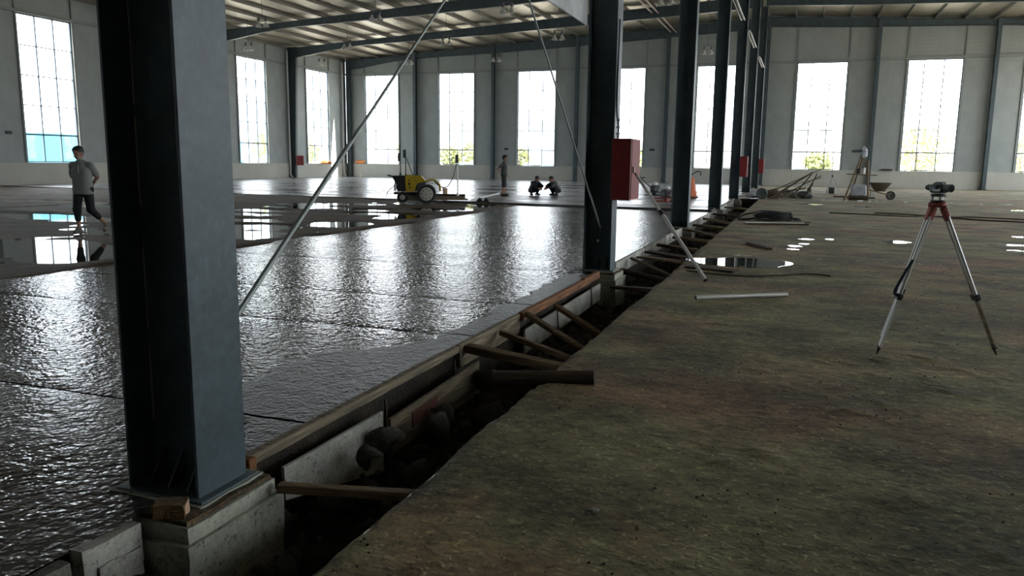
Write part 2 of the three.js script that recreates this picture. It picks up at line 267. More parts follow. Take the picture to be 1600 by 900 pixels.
// fittings on the walls: vents, downpipes
const wl = scene.getObjectByName('wall_left'), wf = scene.getObjectByName('wall_far');
for (const u of [29.3, 45.5, 37.6]) obj('vent_box', rbox(0.34, 0.16, 0.06, 0.01, u, 2.7, 0.03), m.black, wl);
for (const x of [-22.7, -10.78, -8.6]) obj('vent_box', rbox(0.36, 0.15, 0.06, 0.01, x, 2.55, 0.03), m.black, wf);
for (const u of [...leftCols.slice(2), 60.6]) obj('downpipe', [rod(V(u - 0.3, 0.5, 0.2), V(u - 0.3, roofAt(XL) - 0.2, 0.2), 0.07, 0.07, 10), tube([[u - 0.3, 0.5, 0.2], [u - 0.3, 0.25, 0.22], [u - 0.2, 0.14, 0.35]], 0.07, 8, 8)], m.pipeW, wl);
obj('column', [box(0.3, 9.9, 0.014, XL + 0.45, 4.95, 0.42), box(0.014, 9.9, 0.3, XL + 0.3, 4.95, 0.27), box(0.014, 9.9, 0.3, XL + 0.6, 4.95, 0.27)], m.steel, wf);

// roof: rafters, purlins, foil lining, outer sheet
const ceiling = struct(group('ceiling'));
const depthAt = (d) => d < 6.3 ? lerp(0.75, 0.34, sst(0, 6.3, d)) : d < 17 ? lerp(0.34, 0.6, (d - 6.3) / 10.7) : lerp(0.6, 0.72, (d - 17) / 18);
function rafterGeo(side) {
  const top = [], bot = [], N = 18; const parts = [];
  for (let i = 0; i <= N; i++) { const d = 0.2 + ((side < 0 ? XC - XL : XR - XC) - 0.3) * i / N, x = side < 0 ? XL + d : XR - d; top.push([x, roofAt(x)]); bot.push([x, roofAt(x) - depthAt(d)]); }
  const poly = [...top, ...[...bot].reverse()]; parts.push(prism(side < 0 ? poly : [...poly].reverse(), 0.014, -0.007));
  for (const L of [top, bot]) for (let i = 0; i < N; i++) parts.push(bar(V(L[i][0], L[i][1], 0), V(L[i + 1][0], L[i + 1][1], 0), 0.22, 0.016, 0, 0.002));
  return geo(parts);
}
const rafL = rafterGeo(-1), rafR = rafterGeo(1);
for (let k = -2; k <= 7; k++) { const z = k === 7 ? ZF + 0.3 : colZ(k); shared('rafter', rafL, m.steel, ceiling, 0, 0, z); shared('rafter', rafR, m.steel, ceiling, 0, 0, z); }
const zLen = ZN - ZF, zMid = (ZN + ZF) / 2, NP = 20, step = 35 / NP;
const purlinG = geo([box(0.014, 0.2, zLen, 0, 0.11, 0), box(0.07, 0.014, zLen, 0.035, 0.015, 0), box(0.07, 0.014, zLen, -0.035, 0.205, 0)]);
const NT = Math.floor((XR - XL) / step); for (let i = 0; i <= NT; i++) { const x = XL + i * step; shared('purlin', purlinG, m.galv, ceiling, x, roofAt(x), zMid); }
for (let i = 0; i <= NT; i++) {
  const xa = XL + i * step, xb = Math.min(xa + step, XR);
  const g = field(xa, xb, ZN, ZF, 5, 90, (x, z, s) => roofAt(x) + 0.225 - 0.035 * Math.sin(Math.PI * s) - Math.sin(Math.PI * s) * 0.07 * (wfbm(x + i * 31, z, 201, 1.9, 3) - 0.3));
  g.index.array.reverse(); g.computeVertexNormals();
  obj('lining_sheet', g, m.foil, ceiling, true);
}
obj('roof_sheet', [prism([[XL - 0.3, roofAt(XL) + 0.26], [XC, roofAt(XC) + 0.28], [XR + 0.3, roofAt(XR) + 0.26], [XR + 0.3, roofAt(XR) + 0.42], [XC, roofAt(XC) + 0.46], [XL - 0.3, roofAt(XL) + 0.42]], zLen + 0.8, ZF - 0.4)], m.roofTop, ceiling);
// sag rods and fly braces between purlins, seen as thin crosses at the rafters
const brace = geo(rod(V(0, 0, 0), V(0.28, -0.42, 0), 0.016, 0.016, 5));
for (let k = 3; k <= 6; k++) for (const x of [-33, -28, -22.5, -17, -11.5, -6]) shared('fly_brace', brace, m.steel, ceiling, x, roofAt(x) + 0.02, colZ(k) + 0.1);
// twin service pipes under the roof, right of the lamps
obj('service_pipe', [rod(V(-9.25, 11.1, -24), V(-9.25, 11.1, ZF + 0.5), 0.05), rod(V(-9.65, 11.12, -24), V(-9.65, 11.12, ZF + 0.5), 0.05)], M(C(0.42, 0.32, 0.27), 0.5), ceiling);

// ---------- floors ----------
const TX0 = -2.63, TX1 = -1.65;   // the trench
// strip of wet concrete between the mud and the trench, in bays with open joints
const floorLeft = struct(group('floor_left'));
const joints = [ZN, -1.2, -3.78, -6.33, -7.99, -10.65, -15.32, -20.4, -26.45];
for (let i = 0; i + 1 < joints.length; i++) {
  const a = joints[i] - 0.011, b = joints[i + 1] + 0.011, fine = a > -3 && b > -2 ? 0.5 : 0.12, nz = Math.ceil((a - b) / fine), nx = 48;
  const g = field(-9.5, TX0, a, b, nx, nz, (x, z, s) => { let X = x; if (s === 0) X += 0.25 * (wfbm(0, z, 301, 1.4) - 0.5); if (s === 1) X += 0.03 * (wn(0, z, 303, 0.5) - 0.5); const e = Math.min(z - b, a - z); return [X, 0.004 * (wfbm(x, z, 305, 1.6, 2) - 0.5) - (e < 0.03 ? 0.006 : 0)]; });
  obj('slab_bay', g, m.wet, floorLeft, true);
}
// strip beside the trench that has not been floated smooth
{
  const edge = (z) => -2.66 - (z > -5.2 ? lerp(0.1, 0.8, sst(-3.2, -4.2, z)) : lerp(0.85, 0.28, sst(-5.0, -6.2, z))) * (0.7 + 0.6 * wfbm(0, z, 321, 1.0, 3)) - 0.3 * (wfbm(3, z, 329, 0.14, 3) - 0.5);
  const zs = [-3.2, -3.78, -6.33, -7.99, -10.6];
  for (let i = 0; i + 1 < zs.length; i++) obj('unfloated_strip', field(0, 1, zs[i] - 0.014, zs[i + 1] + 0.014, 30, Math.ceil((zs[i] - zs[i + 1]) / 0.04), (s, z) => { const x = lerp(edge(z), TX0 + 0.004, s); return [x, -0.004 + 0.011 * sst(0, 0.12, s) + 0.006 * wfbm(x, z, 325, 0.12, 3)]; }), m.coarse, floorLeft, true);
}
obj('sub_base', [box(TX0 + 9.5, 0.5, ZN + 26.6, (TX0 - 9.5) / 2, -0.30, (ZN - 26.6) / 2)], m.soil, floorLeft);
// far slab, one step higher, fresh and smooth
const edgeZ = (x) => lerp(-28.6, -26.42, (x - XL) / (TX0 - XL));
const farSlab = struct(group('floor_far'));
{
  const g = field(XL, TX0, 0, 1, 90, 90, (x, z, s, t) => 0.065 + 0.006 * (wfbm(x * 0.5, t * 20, 311, 2, 2) - 0.5)), p = g.attributes.position, uv = g.attributes.uv;
  for (let i = 0; i < p.count; i++) { const x = p.getX(i), z = lerp(edgeZ(x), ZF, p.getZ(i)); p.setZ(i, z); uv.setY(i, z); }
  g.index.array.reverse(); g.computeVertexNormals();
  obj('slab_top', g, m.fresh, farSlab, true);
  const e = []; for (let i = 0; i < 24; i++) { const xa = lerp(XL, TX0, i / 24), xb = lerp(XL, TX0, (i + 1) / 24); e.push(bar(V(xa, 0.0, edgeZ(xa) - 0.02), V(xb, 0.0, edgeZ(xb) - 0.02), 0.06, 0.13, 0, 0.01)); }
  obj('edge_form', e, M(C(0.035, 0.035, 0.032), 0.6), farSlab);
  obj('slab_side', [box(0.05, 0.55, 34.6, TX0 - 0.03, -0.215, (-26.5 + ZF) / 2)], m.slabEdge, farSlab);
}
// muddy ground with standing water, left of the wet strip
const basins = [[-11.8, -9.8, 1.9, 1.0], [-10.4, -8.9, 0.8, 0.5], [-17.2, -14.9, 2.6, 0.8], [-19, -15.1, 1.5, 0.8], [-14.2, -18.1, 1.1, 0.5], [-15.2, -19.7, 1.2, 0.6], [-11.5, -14.9, 1.0, 0.7], [-10.5, -13.3, 0.7, 0.6], [-10.3, -16.3, 0.8, 0.8], [-11.3, -20, 1.2, 0.6], [-12.4, -21.2, 1.0, 0.7], [-14.8, -21.6, 1.4, 0.8], [-10.6, -22.6, 1.0, 0.8], [-20, -19, 2, 0.7], [-24, -20, 2.4, 0.8], [-13, -16.3, 1.0, 0.5], [-10.2, -19.5, 0.7, 1.2]];
const mudH = (x, z) => {
  let h = 0.03 + 0.10 * (wfbm(x, z, 401, 2.6, 4) - 0.52) + 0.02 * (wfbm(x, z, 409, 0.3, 2) - 0.5);
  for (const [bx, bz, rx, rz] of basins) { const d = Math.hypot((x - bx) / rx, (z - bz) / rz) + 0.5 * (wfbm(x, z, 413, 0.6, 2) - 0.5); h -= 0.07 * sst(1.25, 0.55, d); }
  const edge = -9.35 + 0.5 * (wfbm(0, z, 417, 2.2, 3) - 0.5) - x;              // distance inside the zone
  const rim = sst(-0.35, 0.05, edge) * sst(1.0, 0.25, edge); h = Math.max(h, (0.008 + 0.02 * (wfbm(x, z, 418, 0.5, 3) - 0.3)) * rim - 0.04 * (1 - rim));
  if (edge < 0) h = lerp(h, -0.06, sst(0, -0.45, edge));
  return Math.max(-0.12, h);
};
const mud = struct(group('floor_mud'));
obj('mud_ground', field(-22, -8.9, -6, -28.2, 262, 370, (x, z) => mudH(x, z) - 0.01 * sst(-21.4, -22, x) ), m.mudWet, mud, true);
obj('mud_ground', field(XL, -22, -6, -28.7, 80, 110, mudH), m.mudWet, mud, true);
obj('mud_ground', field(XL, -9.3, ZN, -6, 70, 50, (x, z) => mudH(x, z)), m.mudWet, mud, true);
const water = obj('standing_water', [box(-9.5 - XL - 1.0, 0.01, 20.5, (XL + 1.0 - 9.5) / 2, 0.004, -16.3)], m.water, scene);
stuff(water, 'shallow standing water lying in the hollows of the muddy ground', 'water');

// the dry slab on the camera's side
const floorRight = struct(group('floor_right'));
const dryH = (x, z) => 0.014 * (wfbm(x, z, 501, 0.9, 3) - 0.5) + 0.005 * (wfbm(x, z, 505, 0.17, 2) - 0.5) + 0.012 * Math.pow(sst(0.6, 0.85, wfbm(x, z, 509, 0.12, 2)), 1.5) * sst(0.45, 0.62, wfbm(x, z, 511, 1.1, 2));
const dryC = (x, z) => { const r = sst(0.45, 0.7, wfbm(x, z, 521, 1.7, 4)), k = 0.86 + 0.3 * wfbm(x, z, 525, 0.6, 3); return [k * (0.97 + 0.12 * r), k * (1.0 - 0.07 * r), k * (0.97 - 0.02 * r)]; };
const edgeX = (z) => TX1 + 0.05 * (wfbm(0, z, 531, 0.5, 3) - 0.5);
const nearField = (x0, x1, z0, z1, c, edge) => field(x0, x1, z0, z1, Math.ceil((x1 - x0) / c), Math.ceil(Math.abs(z1 - z0) / c), (x, z, s) => [edge ? lerp(edgeX(z), x1, s) : x, dryH(x, z) - (edge && s === 0 ? 0.03 * wn(x, z, 533, 0.08) : 0)], dryC);
const dry = (g) => { const o = new THREE.Mesh(g, m.dry); o.name = 'ground_patch'; o.receiveShadow = o.castShadow = true; floorRight.add(o); };
dry(nearField(TX1, 9.35, 0, -14, 0.05, true)); dry(nearField(TX1, 9.35, -14, -38, 0.1, true)); dry(nearField(TX1, 9.35, ZN, 0, 0.25, true)); dry(nearField(9.35, XR, ZN, -38, 0.5, false)); dry(nearField(TX0 - 0.02, XR, -38, ZF, 0.3, false));
{
  const pos = [], idx = [], uv = []; const n = 420;   // broken side of the slab down into the trench
  for (let i = 0; i <= n; i++) { const z = lerp(ZN, -38, i / n), x = edgeX(z); for (let j = 0; j < 4; j++) { const y = [-0.0, -0.08, -0.3, -0.75][j]; pos.push(x + [0, 0.02, 0.03, -0.05][j] + 0.05 * (wn(y * 9, z, 541, 0.11) - 0.5) * (j ? 1 : 0), y + (j ? 0 : dryH(TX1, z) - 0.012), z); uv.push(z, y); } }
  for (let i = 0; i < n; i++) for (let j = 0; j < 3; j++) { const a = i * 4 + j; idx.push(a, a + 4, a + 1, a + 1, a + 4, a + 5); }
  const g = new THREE.BufferGeometry(); g.setAttribute('position', new THREE.Float32BufferAttribute(pos, 3)); g.setAttribute('uv', new THREE.Float32BufferAttribute(uv, 2)); g.setIndex(idx); g.computeVertexNormals();
  obj('slab_side', g, m.slabEdge, floorRight, true);
}
// trench
const trench = struct(group('floor_trench'));
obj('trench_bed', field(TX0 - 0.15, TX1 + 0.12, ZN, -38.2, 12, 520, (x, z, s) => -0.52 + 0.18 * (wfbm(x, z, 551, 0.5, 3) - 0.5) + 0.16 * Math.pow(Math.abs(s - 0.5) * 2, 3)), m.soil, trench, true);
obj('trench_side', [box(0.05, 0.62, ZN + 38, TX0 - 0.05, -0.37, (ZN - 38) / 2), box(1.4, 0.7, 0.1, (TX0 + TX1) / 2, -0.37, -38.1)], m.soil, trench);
// ground outside
struct(obj('ground_outside', [box(500, 0.3, 300, 0, -0.45, ZF - 150.2), box(300, 0.3, 120, XL - 150.2, -0.45, 0), box(300, 0.3, 120, XR + 150.2, -0.45, 0), box(70, 0.3, 120, 0, -0.45, ZN + 60.2)], m.pave));

// ---------- central row of steel columns on concrete pedestals ----------
const colLabels = [
  'large dark blue steel column close by, standing on the pedestal with the broken brick',
  'dark steel column with the large red cabinet and the end of the white banner',
  'third dark steel column of the middle row, between leaning pipe and orange barrel',
  'fourth dark steel column of the middle row, just beyond the orange barrel',
  'fifth dark steel column of the middle row, carrying the larger of the small red cabinets',
  'sixth dark steel column of the middle row, without a cabinet, behind a red cabinet',
  'seventh dark steel column of the middle row, carrying the most distant red cabinet',
];
const CX0 = -2.89, CX1 = -2.48, FZ = 0.165;
for (let k = 0; k < 7; k++) {
  const z = colZ(k), h = roofAt(XC) - 0.74, t = 0.016, xm = (CX0 + CX1) / 2;
  const c = thing('steel_column', colLabels[k], 'column', [0, 0, z], 0, 'steel columns of the middle row');
  obj('flange', rbox(t, h, FZ * 2, 0.003, CX0 + t / 2, h / 2, 0), m.steel, c);
  obj('flange', rbox(t, h, FZ * 2, 0.003, CX1 - t / 2, h / 2, 0), m.steel, c);
  obj('web', box(CX1 - CX0 - 2 * t, h, 0.012, xm, h / 2, 0), m.steel, c);
  obj('base_plate', rbox(0.5, 0.02, 0.40, 0.004, xm, 0.004, 0), m.steel, c); obj('cap_plate', rbox(0.5, 0.03, 0.40, 0.004, xm, h + 0.01, 0), m.steel, c);
  for (const x of [-2.8, -2.69, -2.58]) obj('stiffener', [prism([[0, 0], [0.12, 0], [0.02, 0.15], [0, 0.15]], 0.01).rotateY(-Math.PI / 2).translate(x, 0.015, 0.005)], m.steel, c);
  if (k < 3) {
    const r = rngOf(40 + k), seam = []; let y = 0.3;
    while (y < 4) { const L = 0.08 + r() * 0.5; seam.push(rod(V(CX0 + t + 0.003, y, 0.008), V(CX0 + t + 0.003, y + L, 0.008), 0.0035 + 0.002 * r(), 0.0035, 5)); y += L + 0.04 + r() * 0.16; }
    if (k === 0) { const w = obj('pale_seam', seam, m.paleSeam, c); w.userData.label = 'pale broken line between flange and web'; }  // thin pale broken line where the left flange meets the web
  }
}
tag(obj('paper_tag', [rbox(0.036, 0.036, 0.003, 0.001, -2.71, 0.42, colZ(1) + 0.0085)], m.white), 'small white paper tag stuck low on the column with the large red cabinet', 'tag');

function rough(g, amp, seed, size = 0.15) {   // knocks a shape out of true
  g = g.index ? g.toNonIndexed() : g; const p = g.attributes.position;
  for (let i = 0; i < p.count; i++) { const x = p.getX(i), y = p.getY(i), z = p.getZ(i); p.setXYZ(i, x + amp * (wn(y + z * 1.7, z - y, seed, size) - 0.5) * 2, y + amp * (wn(x - z, z + x * 0.7, seed + 1, size) - 0.5) * 2, z + amp * (wn(x + y * 1.3, y - x, seed + 2, size) - 0.5) * 2); }
  g.computeVertexNormals(); return g;
}
const chunk = (w, h, d, x, y, z, amp, seed, ry = 0) => rough(T(new THREE.BoxGeometry(w, h, d, Math.max(2, Math.round(w / 0.06)), Math.max(2, Math.round(h / 0.06)), Math.max(2, Math.round(d / 0.06))), x, y, z, 0, ry), amp, seed);
const pedLabels = ['pale two-tier concrete pedestal under the large column close by', 'concrete pedestal under the column with the large red cabinet', 'mud-stained concrete pedestal under the third column of the middle row', 'concrete pedestal under the fourth column of the middle row', 'concrete pedestal under the fifth column of the middle row', 'concrete pedestal under the sixth column of the middle row', 'concrete pedestal under the seventh column of the middle row'];
for (let k = 0; k < 7; k++) {
  const p = thing('concrete_pedestal', pedLabels[k], 'pedestal', [0, 0, colZ(k)], 0, 'pedestals of the middle row');
  obj('upper_block', chunk(0.66, 0.08, 0.60, -2.70, -0.065, 0.06, 0.005, 61 + k * 7), k < 2 ? m.conc : m.slabEdge, p);
  obj('lower_block', chunk(0.71, 0.6, 0.66, -2.70, -0.40, 0.06, 0.006, 63 + k * 7), k < 2 ? m.conc : m.slabEdge, p);
  obj('mud_cap', chunk(0.64, 0.025, 0.57, -2.705, -0.018, 0.06, 0.006, 65 + k * 7), m.concMud, p);
  obj('grout_bed', [chunk(0.54, 0.02, 0.44, -2.69, -0.004, 0, 0.005, 67 + k * 7)], m.conc, p);
}

// ---------- things on and beside the near column ----------
{
  const b = thing('broken_brick', 'broken mud-caked brick lying on the near pedestal at the foot of the large column', 'brick', [-2.50, -0.008, -2.55], 0.45);
  const g = rough(new THREE.BoxGeometry(0.13, 0.07, 0.085, 6, 3, 4), 0.009, 71, 0.07).translate(0, 0.036, 0);
  obj('body', g, m.brickY, b);
  obj('broken_face', rough(new THREE.BoxGeometry(0.01, 0.055, 0.07, 1, 4, 4), 0.007, 75, 0.05).translate(0.066, 0.036, 0), m.brickBreak, b).userData.label = 'fresh pale break face';
}
{
  const kb = obj('kerb_block', [chunk(0.07, 0.17, 0.30, -2.605, -0.085, -2.30, 0.006, 81), chunk(0.09, 0.12, 0.22, -2.60, -0.16, -2.32, 0.01, 83)], m.boardW);
  tag(kb, 'pale spotted concrete edge piece left of the near pedestal', 'concrete block');
  tag(obj('kerb_board', [chunk(0.06, 0.15, 0.95, -2.61, -0.09, -1.63, 0.004, 85)], m.slabEdge), 'grey edge board running out of the picture at its lower corner', 'board');
  tag(obj('red_brick', [chunk(0.2, 0.06, 0.1, -2.40, -0.33, -2.16, 0.006, 87, 0.7)], m.brickR), 'red brick half buried in the trench corner below the near pedestal', 'brick');
  tag(obj('mud_heap', rough(new THREE.SphereGeometry(0.22, 18, 10, 0, Math.PI * 2, 0, Math.PI / 2).scale(1.2, 0.8, 1.4), 0.03, 89, 0.12).translate(-2.5, -0.36, -2.22), m.soil), 'heap of wet mud against the front of the near pedestal', 'mud');
}

// ---------- cross bracing between the first two columns ----------
function braceRod(label, a, b, t0, t1) {
  const o = tag(group('bracing_rod'), label, 'rod', 'bracing rods between the first two columns');
  obj('rod_bar', rod(a, b, 0.0105, 0.0105, 10), m.rod, o);
  obj('turnbuckle', rod(a.clone().lerp(b, t0), a.clone().lerp(b, t1), 0.0145, 0.0145, 10), m.rod, o);
  for (const p of [a, b]) obj('lug', rbox(0.012, 0.09, 0.09, 0.003, p.x, p.y, p.z), m.steel, o);
  return o;
}
braceRod('steel bracing rod rising from behind the near column up to the roof', V(-2.7, 0.58, -3.07), V(-2.7, 6.75, -10.85), 0.02, 0.19);
braceRod('thin dark bracing rod coming down to the foot of the second column', V(-2.66, 0.60, -11.12), V(-2.66, 6.55, -3.3), 0.02, 0.09);

// banner along the row, seen edge-on from below
{
  const b = thing('hanging_banner', 'white cloth banner hung high between the first two columns', 'banner', [0, 0, 0]);
  const g = field(3.42, 5.0, -3.4, -10.93, 12, 80, (y, z) => [y, 0]); const p = g.attributes.position;
  for (let i = 0; i < p.count; i++) { const y = p.getX(i), z = p.getZ(i); p.setXYZ(i, -2.9 + 0.02 * (wfbm(y, z, 91, 0.7, 2) - 0.5) + 0.012 * Math.sin(z * 5), y, z); }
  g.computeVertexNormals(); const back = g.clone().translate(-0.004, 0, 0);
  obj('cloth', g, m.banner, b, true); obj('cloth_back', back, m.banner, b, true);
  obj('bottom_hem', rod(V(-2.9, 3.42, -3.4), V(-2.9, 3.42, -10.93), 0.012, 0.012, 6), m.banner, b);
  obj('end_batten', rod(V(-2.9, 3.38, -10.95), V(-2.9, 5.02, -10.95), 0.012, 0.012, 6), m.galv, b);
  obj('top_rope', rod(V(-2.9, 5.0, -3.0), V(-2.9, 5.0, -11.04), 0.006, 0.006, 6), m.rod, b);
}

// ---------- red cabinets ----------
function cabinet(label, x, y, z, w, h, d, ry = 0) {
  const c = thing('hydrant_cabinet', label, 'cabinet', [x, y, z], ry, 'red cabinets on the columns');   // back plane at local x = 0
  obj('body', rbox(d, h, w, 0.006, d / 2 + 0.002, h / 2, 0), m.red, c);
  const dr = obj('door', rbox(0.02, h - 0.04, w - 0.05, 0.004, d + 0.008, h / 2, 0), m.red, c);
  obj('door_edge', [box(0.012, h, 0.014, d + 0.004, h / 2, w / 2 - 0.004), box(0.012, h, 0.014, d + 0.004, h / 2, -w / 2 + 0.004), box(0.012, 0.014, w, d + 0.004, 0.005, 0)], m.redEdge, c).userData.label = 'pale edge of the cabinet front';  // paler strips along both sides and the bottom of the front
  obj('handle', [rbox(0.03, 0.09, 0.02, 0.004, d + 0.03, h * 0.5, w * 0.36)], m.greyMetal, dr);
  for (const y of [0.02, h - 0.02]) obj('bracket', box(0.01, 0.04, w, 0.005, y, 0), m.steel, c);
  return c;
}
cabinet('large red metal cabinet on the second column, with a pipe leaning on it', CX1, 1.03, colZ(1) - 0.0, 0.62, 0.85, 0.27);
cabinet('smaller red cabinet on the fifth column, behind the orange barrel', CX1, 1.0, colZ(4), 0.62, 0.88, 0.3);
cabinet('smallest red cabinet, on the seventh column near the far wall', CX1, 0.98, colZ(6), 0.62, 0.9, 0.3);
cabinet('red cabinet on the blue wall column at the left side of the hall', -37.15, 1.05, colZ(6) - 0.3, 0.62, 0.75, 0.3, -0.6);

{
  const k = thing('hanging_cable', 'short cable with pale ties running up above the large red cabinet', 'cable', [-2.44, 1.9, colZ(1) + 0.12]);
  obj('cable_run', tube([[0, -0.01, 0], [0.01, 0.15, 0.01], [-0.02, 0.3, 0], [-0.02, 1.6, 0]], 0.012, 20), m.black, k);
  for (const y of [0.05, 0.14, 0.24]) obj('cable_tie', rbox(0.05, 0.04, 0.04, 0.012, 0.005, y, 0.01), m.white, k);
}
// ---------- twin tube lamps along the row, hanging lamps ----------
const battenG = geo([rbox(0.05, 0.05, 4.6, 0.01, 0, 0.06, 0)]), tubeG = geo([rod(V(0, 0, -2.25), V(0, 0, 2.25), 0.02, 0.02, 8)]);
[['twin tube lamp high on the row between the third and fifth columns', 6.7, -28.6], ['twin tube lamp beside the top of the fifth column', 6.82, -36.7], ['most distant twin tube lamp, beside the sixth column', 6.85, -45.0]].forEach(([label, y, z]) => {
  const t = thing('tube_lamp', label, 'lamp', [-2.3, y, z], 0, 'twin tube lamps along the middle row');
  shared('batten', battenG, m.white, t, 0, 0, 0); shared('lamp_tube', tubeG, m.lampShade, t, -0.06, 0.02, 0); shared('lamp_tube', tubeG, m.lampShade, t, 0.06, 0.02, 0);
  for (const s of [-1.9, 1.9]) obj('hanger', rod(V(0, 0.08, s), V(-0.18, 0.5, s), 0.008, 0.008, 5), m.steel, t);
});
const bell = geo([lathe([[0.045, 0.2], [0.05, 0.13], [0.1, 0.06], [0.16, -0.06], [0.175, -0.1], [0.165, -0.1], [0.09, 0.05]], 14)]);
const gear = geo([cylG(0.07, 0.07, 0.18, 0, 0.28, 0), cylG(0.02, 0.02, 0.1, 0, 0.40, 0)]);
const bulb = geo([sph(0.06, 0, -0.04, 0, 1, 1.3, 1, 10)]);
const lampRows = [['in the row next to the left wall', -33.9], ['in the second row from the left wall', -27.2], ['in the third row from the left wall', -20.4], ['in the fourth row from the left wall', -13.4], ['in the row beside the middle columns', -6.0], ['in the row over the dry floor', 3.5]];
const lampBays = [['near', 3], ['middle', 4], ['far', 5], ['last', 6]];
for (const [row, x] of lampRows) for (const [bay, k] of lampBays) {
  if ((bay === 'last') || (x === 3.5 && k < 6) || (x < -30 && k === 3)) continue;
  const z = colZ(k + 0) + (k === 3 ? -8.2 : -8.25) + (x < -30 ? 1 : 0), y = 8.5;
  const l = thing('high_bay_lamp', `hanging bell lamp ${row}, ${bay === 'near' ? 'nearest' : bay === 'middle' ? 'second' : 'farthest'} in it`, 'lamp', [x, y, z], 0, 'hanging bell lamps');
  obj('drop_rod', rod(V(0, 0.42, 0), V(0, roofAt(x) - y + 0.2, 0), 0.012, 0.012, 5), m.lampBody, l);
  obj('crossbar', rbox(0.5, 0.03, 0.05, 0.01, 0, 0.42, 0), m.lampBody, l);
  for (const s of [-0.22, 0.22]) { const g = shared('gear_housing', gear, m.lampBody, l, s, 0, 0); const sh = shared('shade', bell, m.lampShade, l, s, 0, 0); sh.rotation.z = s * 0.5; const bb = shared('bulb', bulb, m.white, sh, 0, 0, 0); }
}

// ---------- trench: forms, boards, struts, rocks ----------
function formTimber(label, z0, z1, mat, x = -2.60, y = -0.005, w = 0.075, h = 0.085) { return tag(obj('form_timber', [rough(bar(V(x, y - h / 2 + 0.03, z0), V(x + 0.004, y - h / 2 + 0.03, z1), w, h, 0, 0.008), 0.003, 5, 0.2)], mat), label, 'timber', 'form timbers along the slab edge'); }
formTimber('long edge timber with an orange sawn end beside the near pedestal', -3.18, -5.85, m.woodPale, -2.60, 0.0, 0.06, 0.06);
tag(obj('timber_end', [rbox(0.075, 0.075, 0.06, 0.008, -2.585, -0.01, -3.17)], m.woodOrange), 'orange sawn end block of the edge timber beside the near pedestal', 'timber');
formTimber('pale grey edge board between the two brown timbers', -5.88, -7.38, m.woodPale, -2.60, 0.0, 0.05, 0.2);
formTimber('orange-brown edge timber leading up to the second column', -7.42, -9.9, m.woodOrange, -2.58, 0.005, 0.06, 0.09);
formTimber('short orange timber end against the second pedestal', -9.93, -10.72, m.woodOrange, -2.59, 0.01, 0.06, 0.1);
const farForms = [[-11.8, -14.2], [-14.25, -16.6], [-16.65, -18.9], [-20.1, -22.6], [-22.65, -25.2], [-25.25, -27.2], [-28.5, -31.5], [-31.55, -34.6]];
const farWhere = ['just beyond the second pedestal', 'second beyond the second pedestal', 'last before the third pedestal', 'just beyond the third pedestal', 'second beyond the third pedestal', 'last before the fourth pedestal', 'just beyond the fourth pedestal', 'last before the fifth pedestal'];
farForms.forEach(([a, b], i) => tag(obj('form_board', [rough(bar(V(-2.585, -0.07, a), V(-2.585 + 0.01 * (i % 3), -0.07, b), 0.05, 0.21, 0.05 * (i % 2), 0.01), 0.006, 200 + i, 0.4)], i % 2 ? m.slabEdge : m.boardW), `pale upright form board along the trench, ${farWhere[i]}`, 'board', 'form boards beyond the second column'));
function panelBoard(label, z0, z1, yt0, yt1, yb0, yb1, x, mat) {
  const pts = [[z0, yt0], [z1, yt1], [z1, yb1], [z0, yb0]]; const g = prism(pts.map(([z, y]) => [-z, y]), 0.02).rotateY(Math.PI / 2).translate(x, 0, 0);
  return tag(obj('old_board', rough(g, 0.004, 300 + Math.round(-z0 * 10), 0.3), mat), label, 'board', 'old boards inside the trench');
}
panelBoard('whitewashed old board leaning in the trench behind the near pedestal', -3.33, -4.40, -0.075, -0.085, -0.26, -0.5, -2.50, m.boardW);
const redBoard = panelBoard('old whitish board with a red painted patch, in the trench', -4.45, -6.0, -0.15, -0.12, -0.40, -0.40, -2.47, m.woodPale);
tag(obj('red_painted_plate', rough(prism([[4.75, -0.20], [5.15, -0.19], [5.15, -0.30], [4.75, -0.31]], 0.012).rotateY(Math.PI / 2).translate(-2.452, 0, 0), 0.003, 321), M(C(0.22, 0.075, 0.06), 0.85, { map: rep(tConcrete, 0.4) })), 'faded red plate fixed on the old whitish board', 'board');
panelBoard('long white board under the orange-brown edge timber', -7.35, -10.55, -0.13, -0.11, -0.38, -0.34, -2.52, m.boardW);
for (const [z, l] of [[-4.43, 'dark peg between the whitewashed board and the board with the red patch'], [-5.55, 'thin dark peg driven beside the middle of the edge timber'], [-8.4, 'thin peg against the long white board'], [-9.95, 'dark peg at the far end of the long white board']]) tag(obj('steel_peg', [rod(V(-2.46, -0.5, z), V(-2.49, -0.02, z - 0.02), 0.009, 0.009, 6)], m.woodDark), l, 'peg', 'pegs holding the boards');
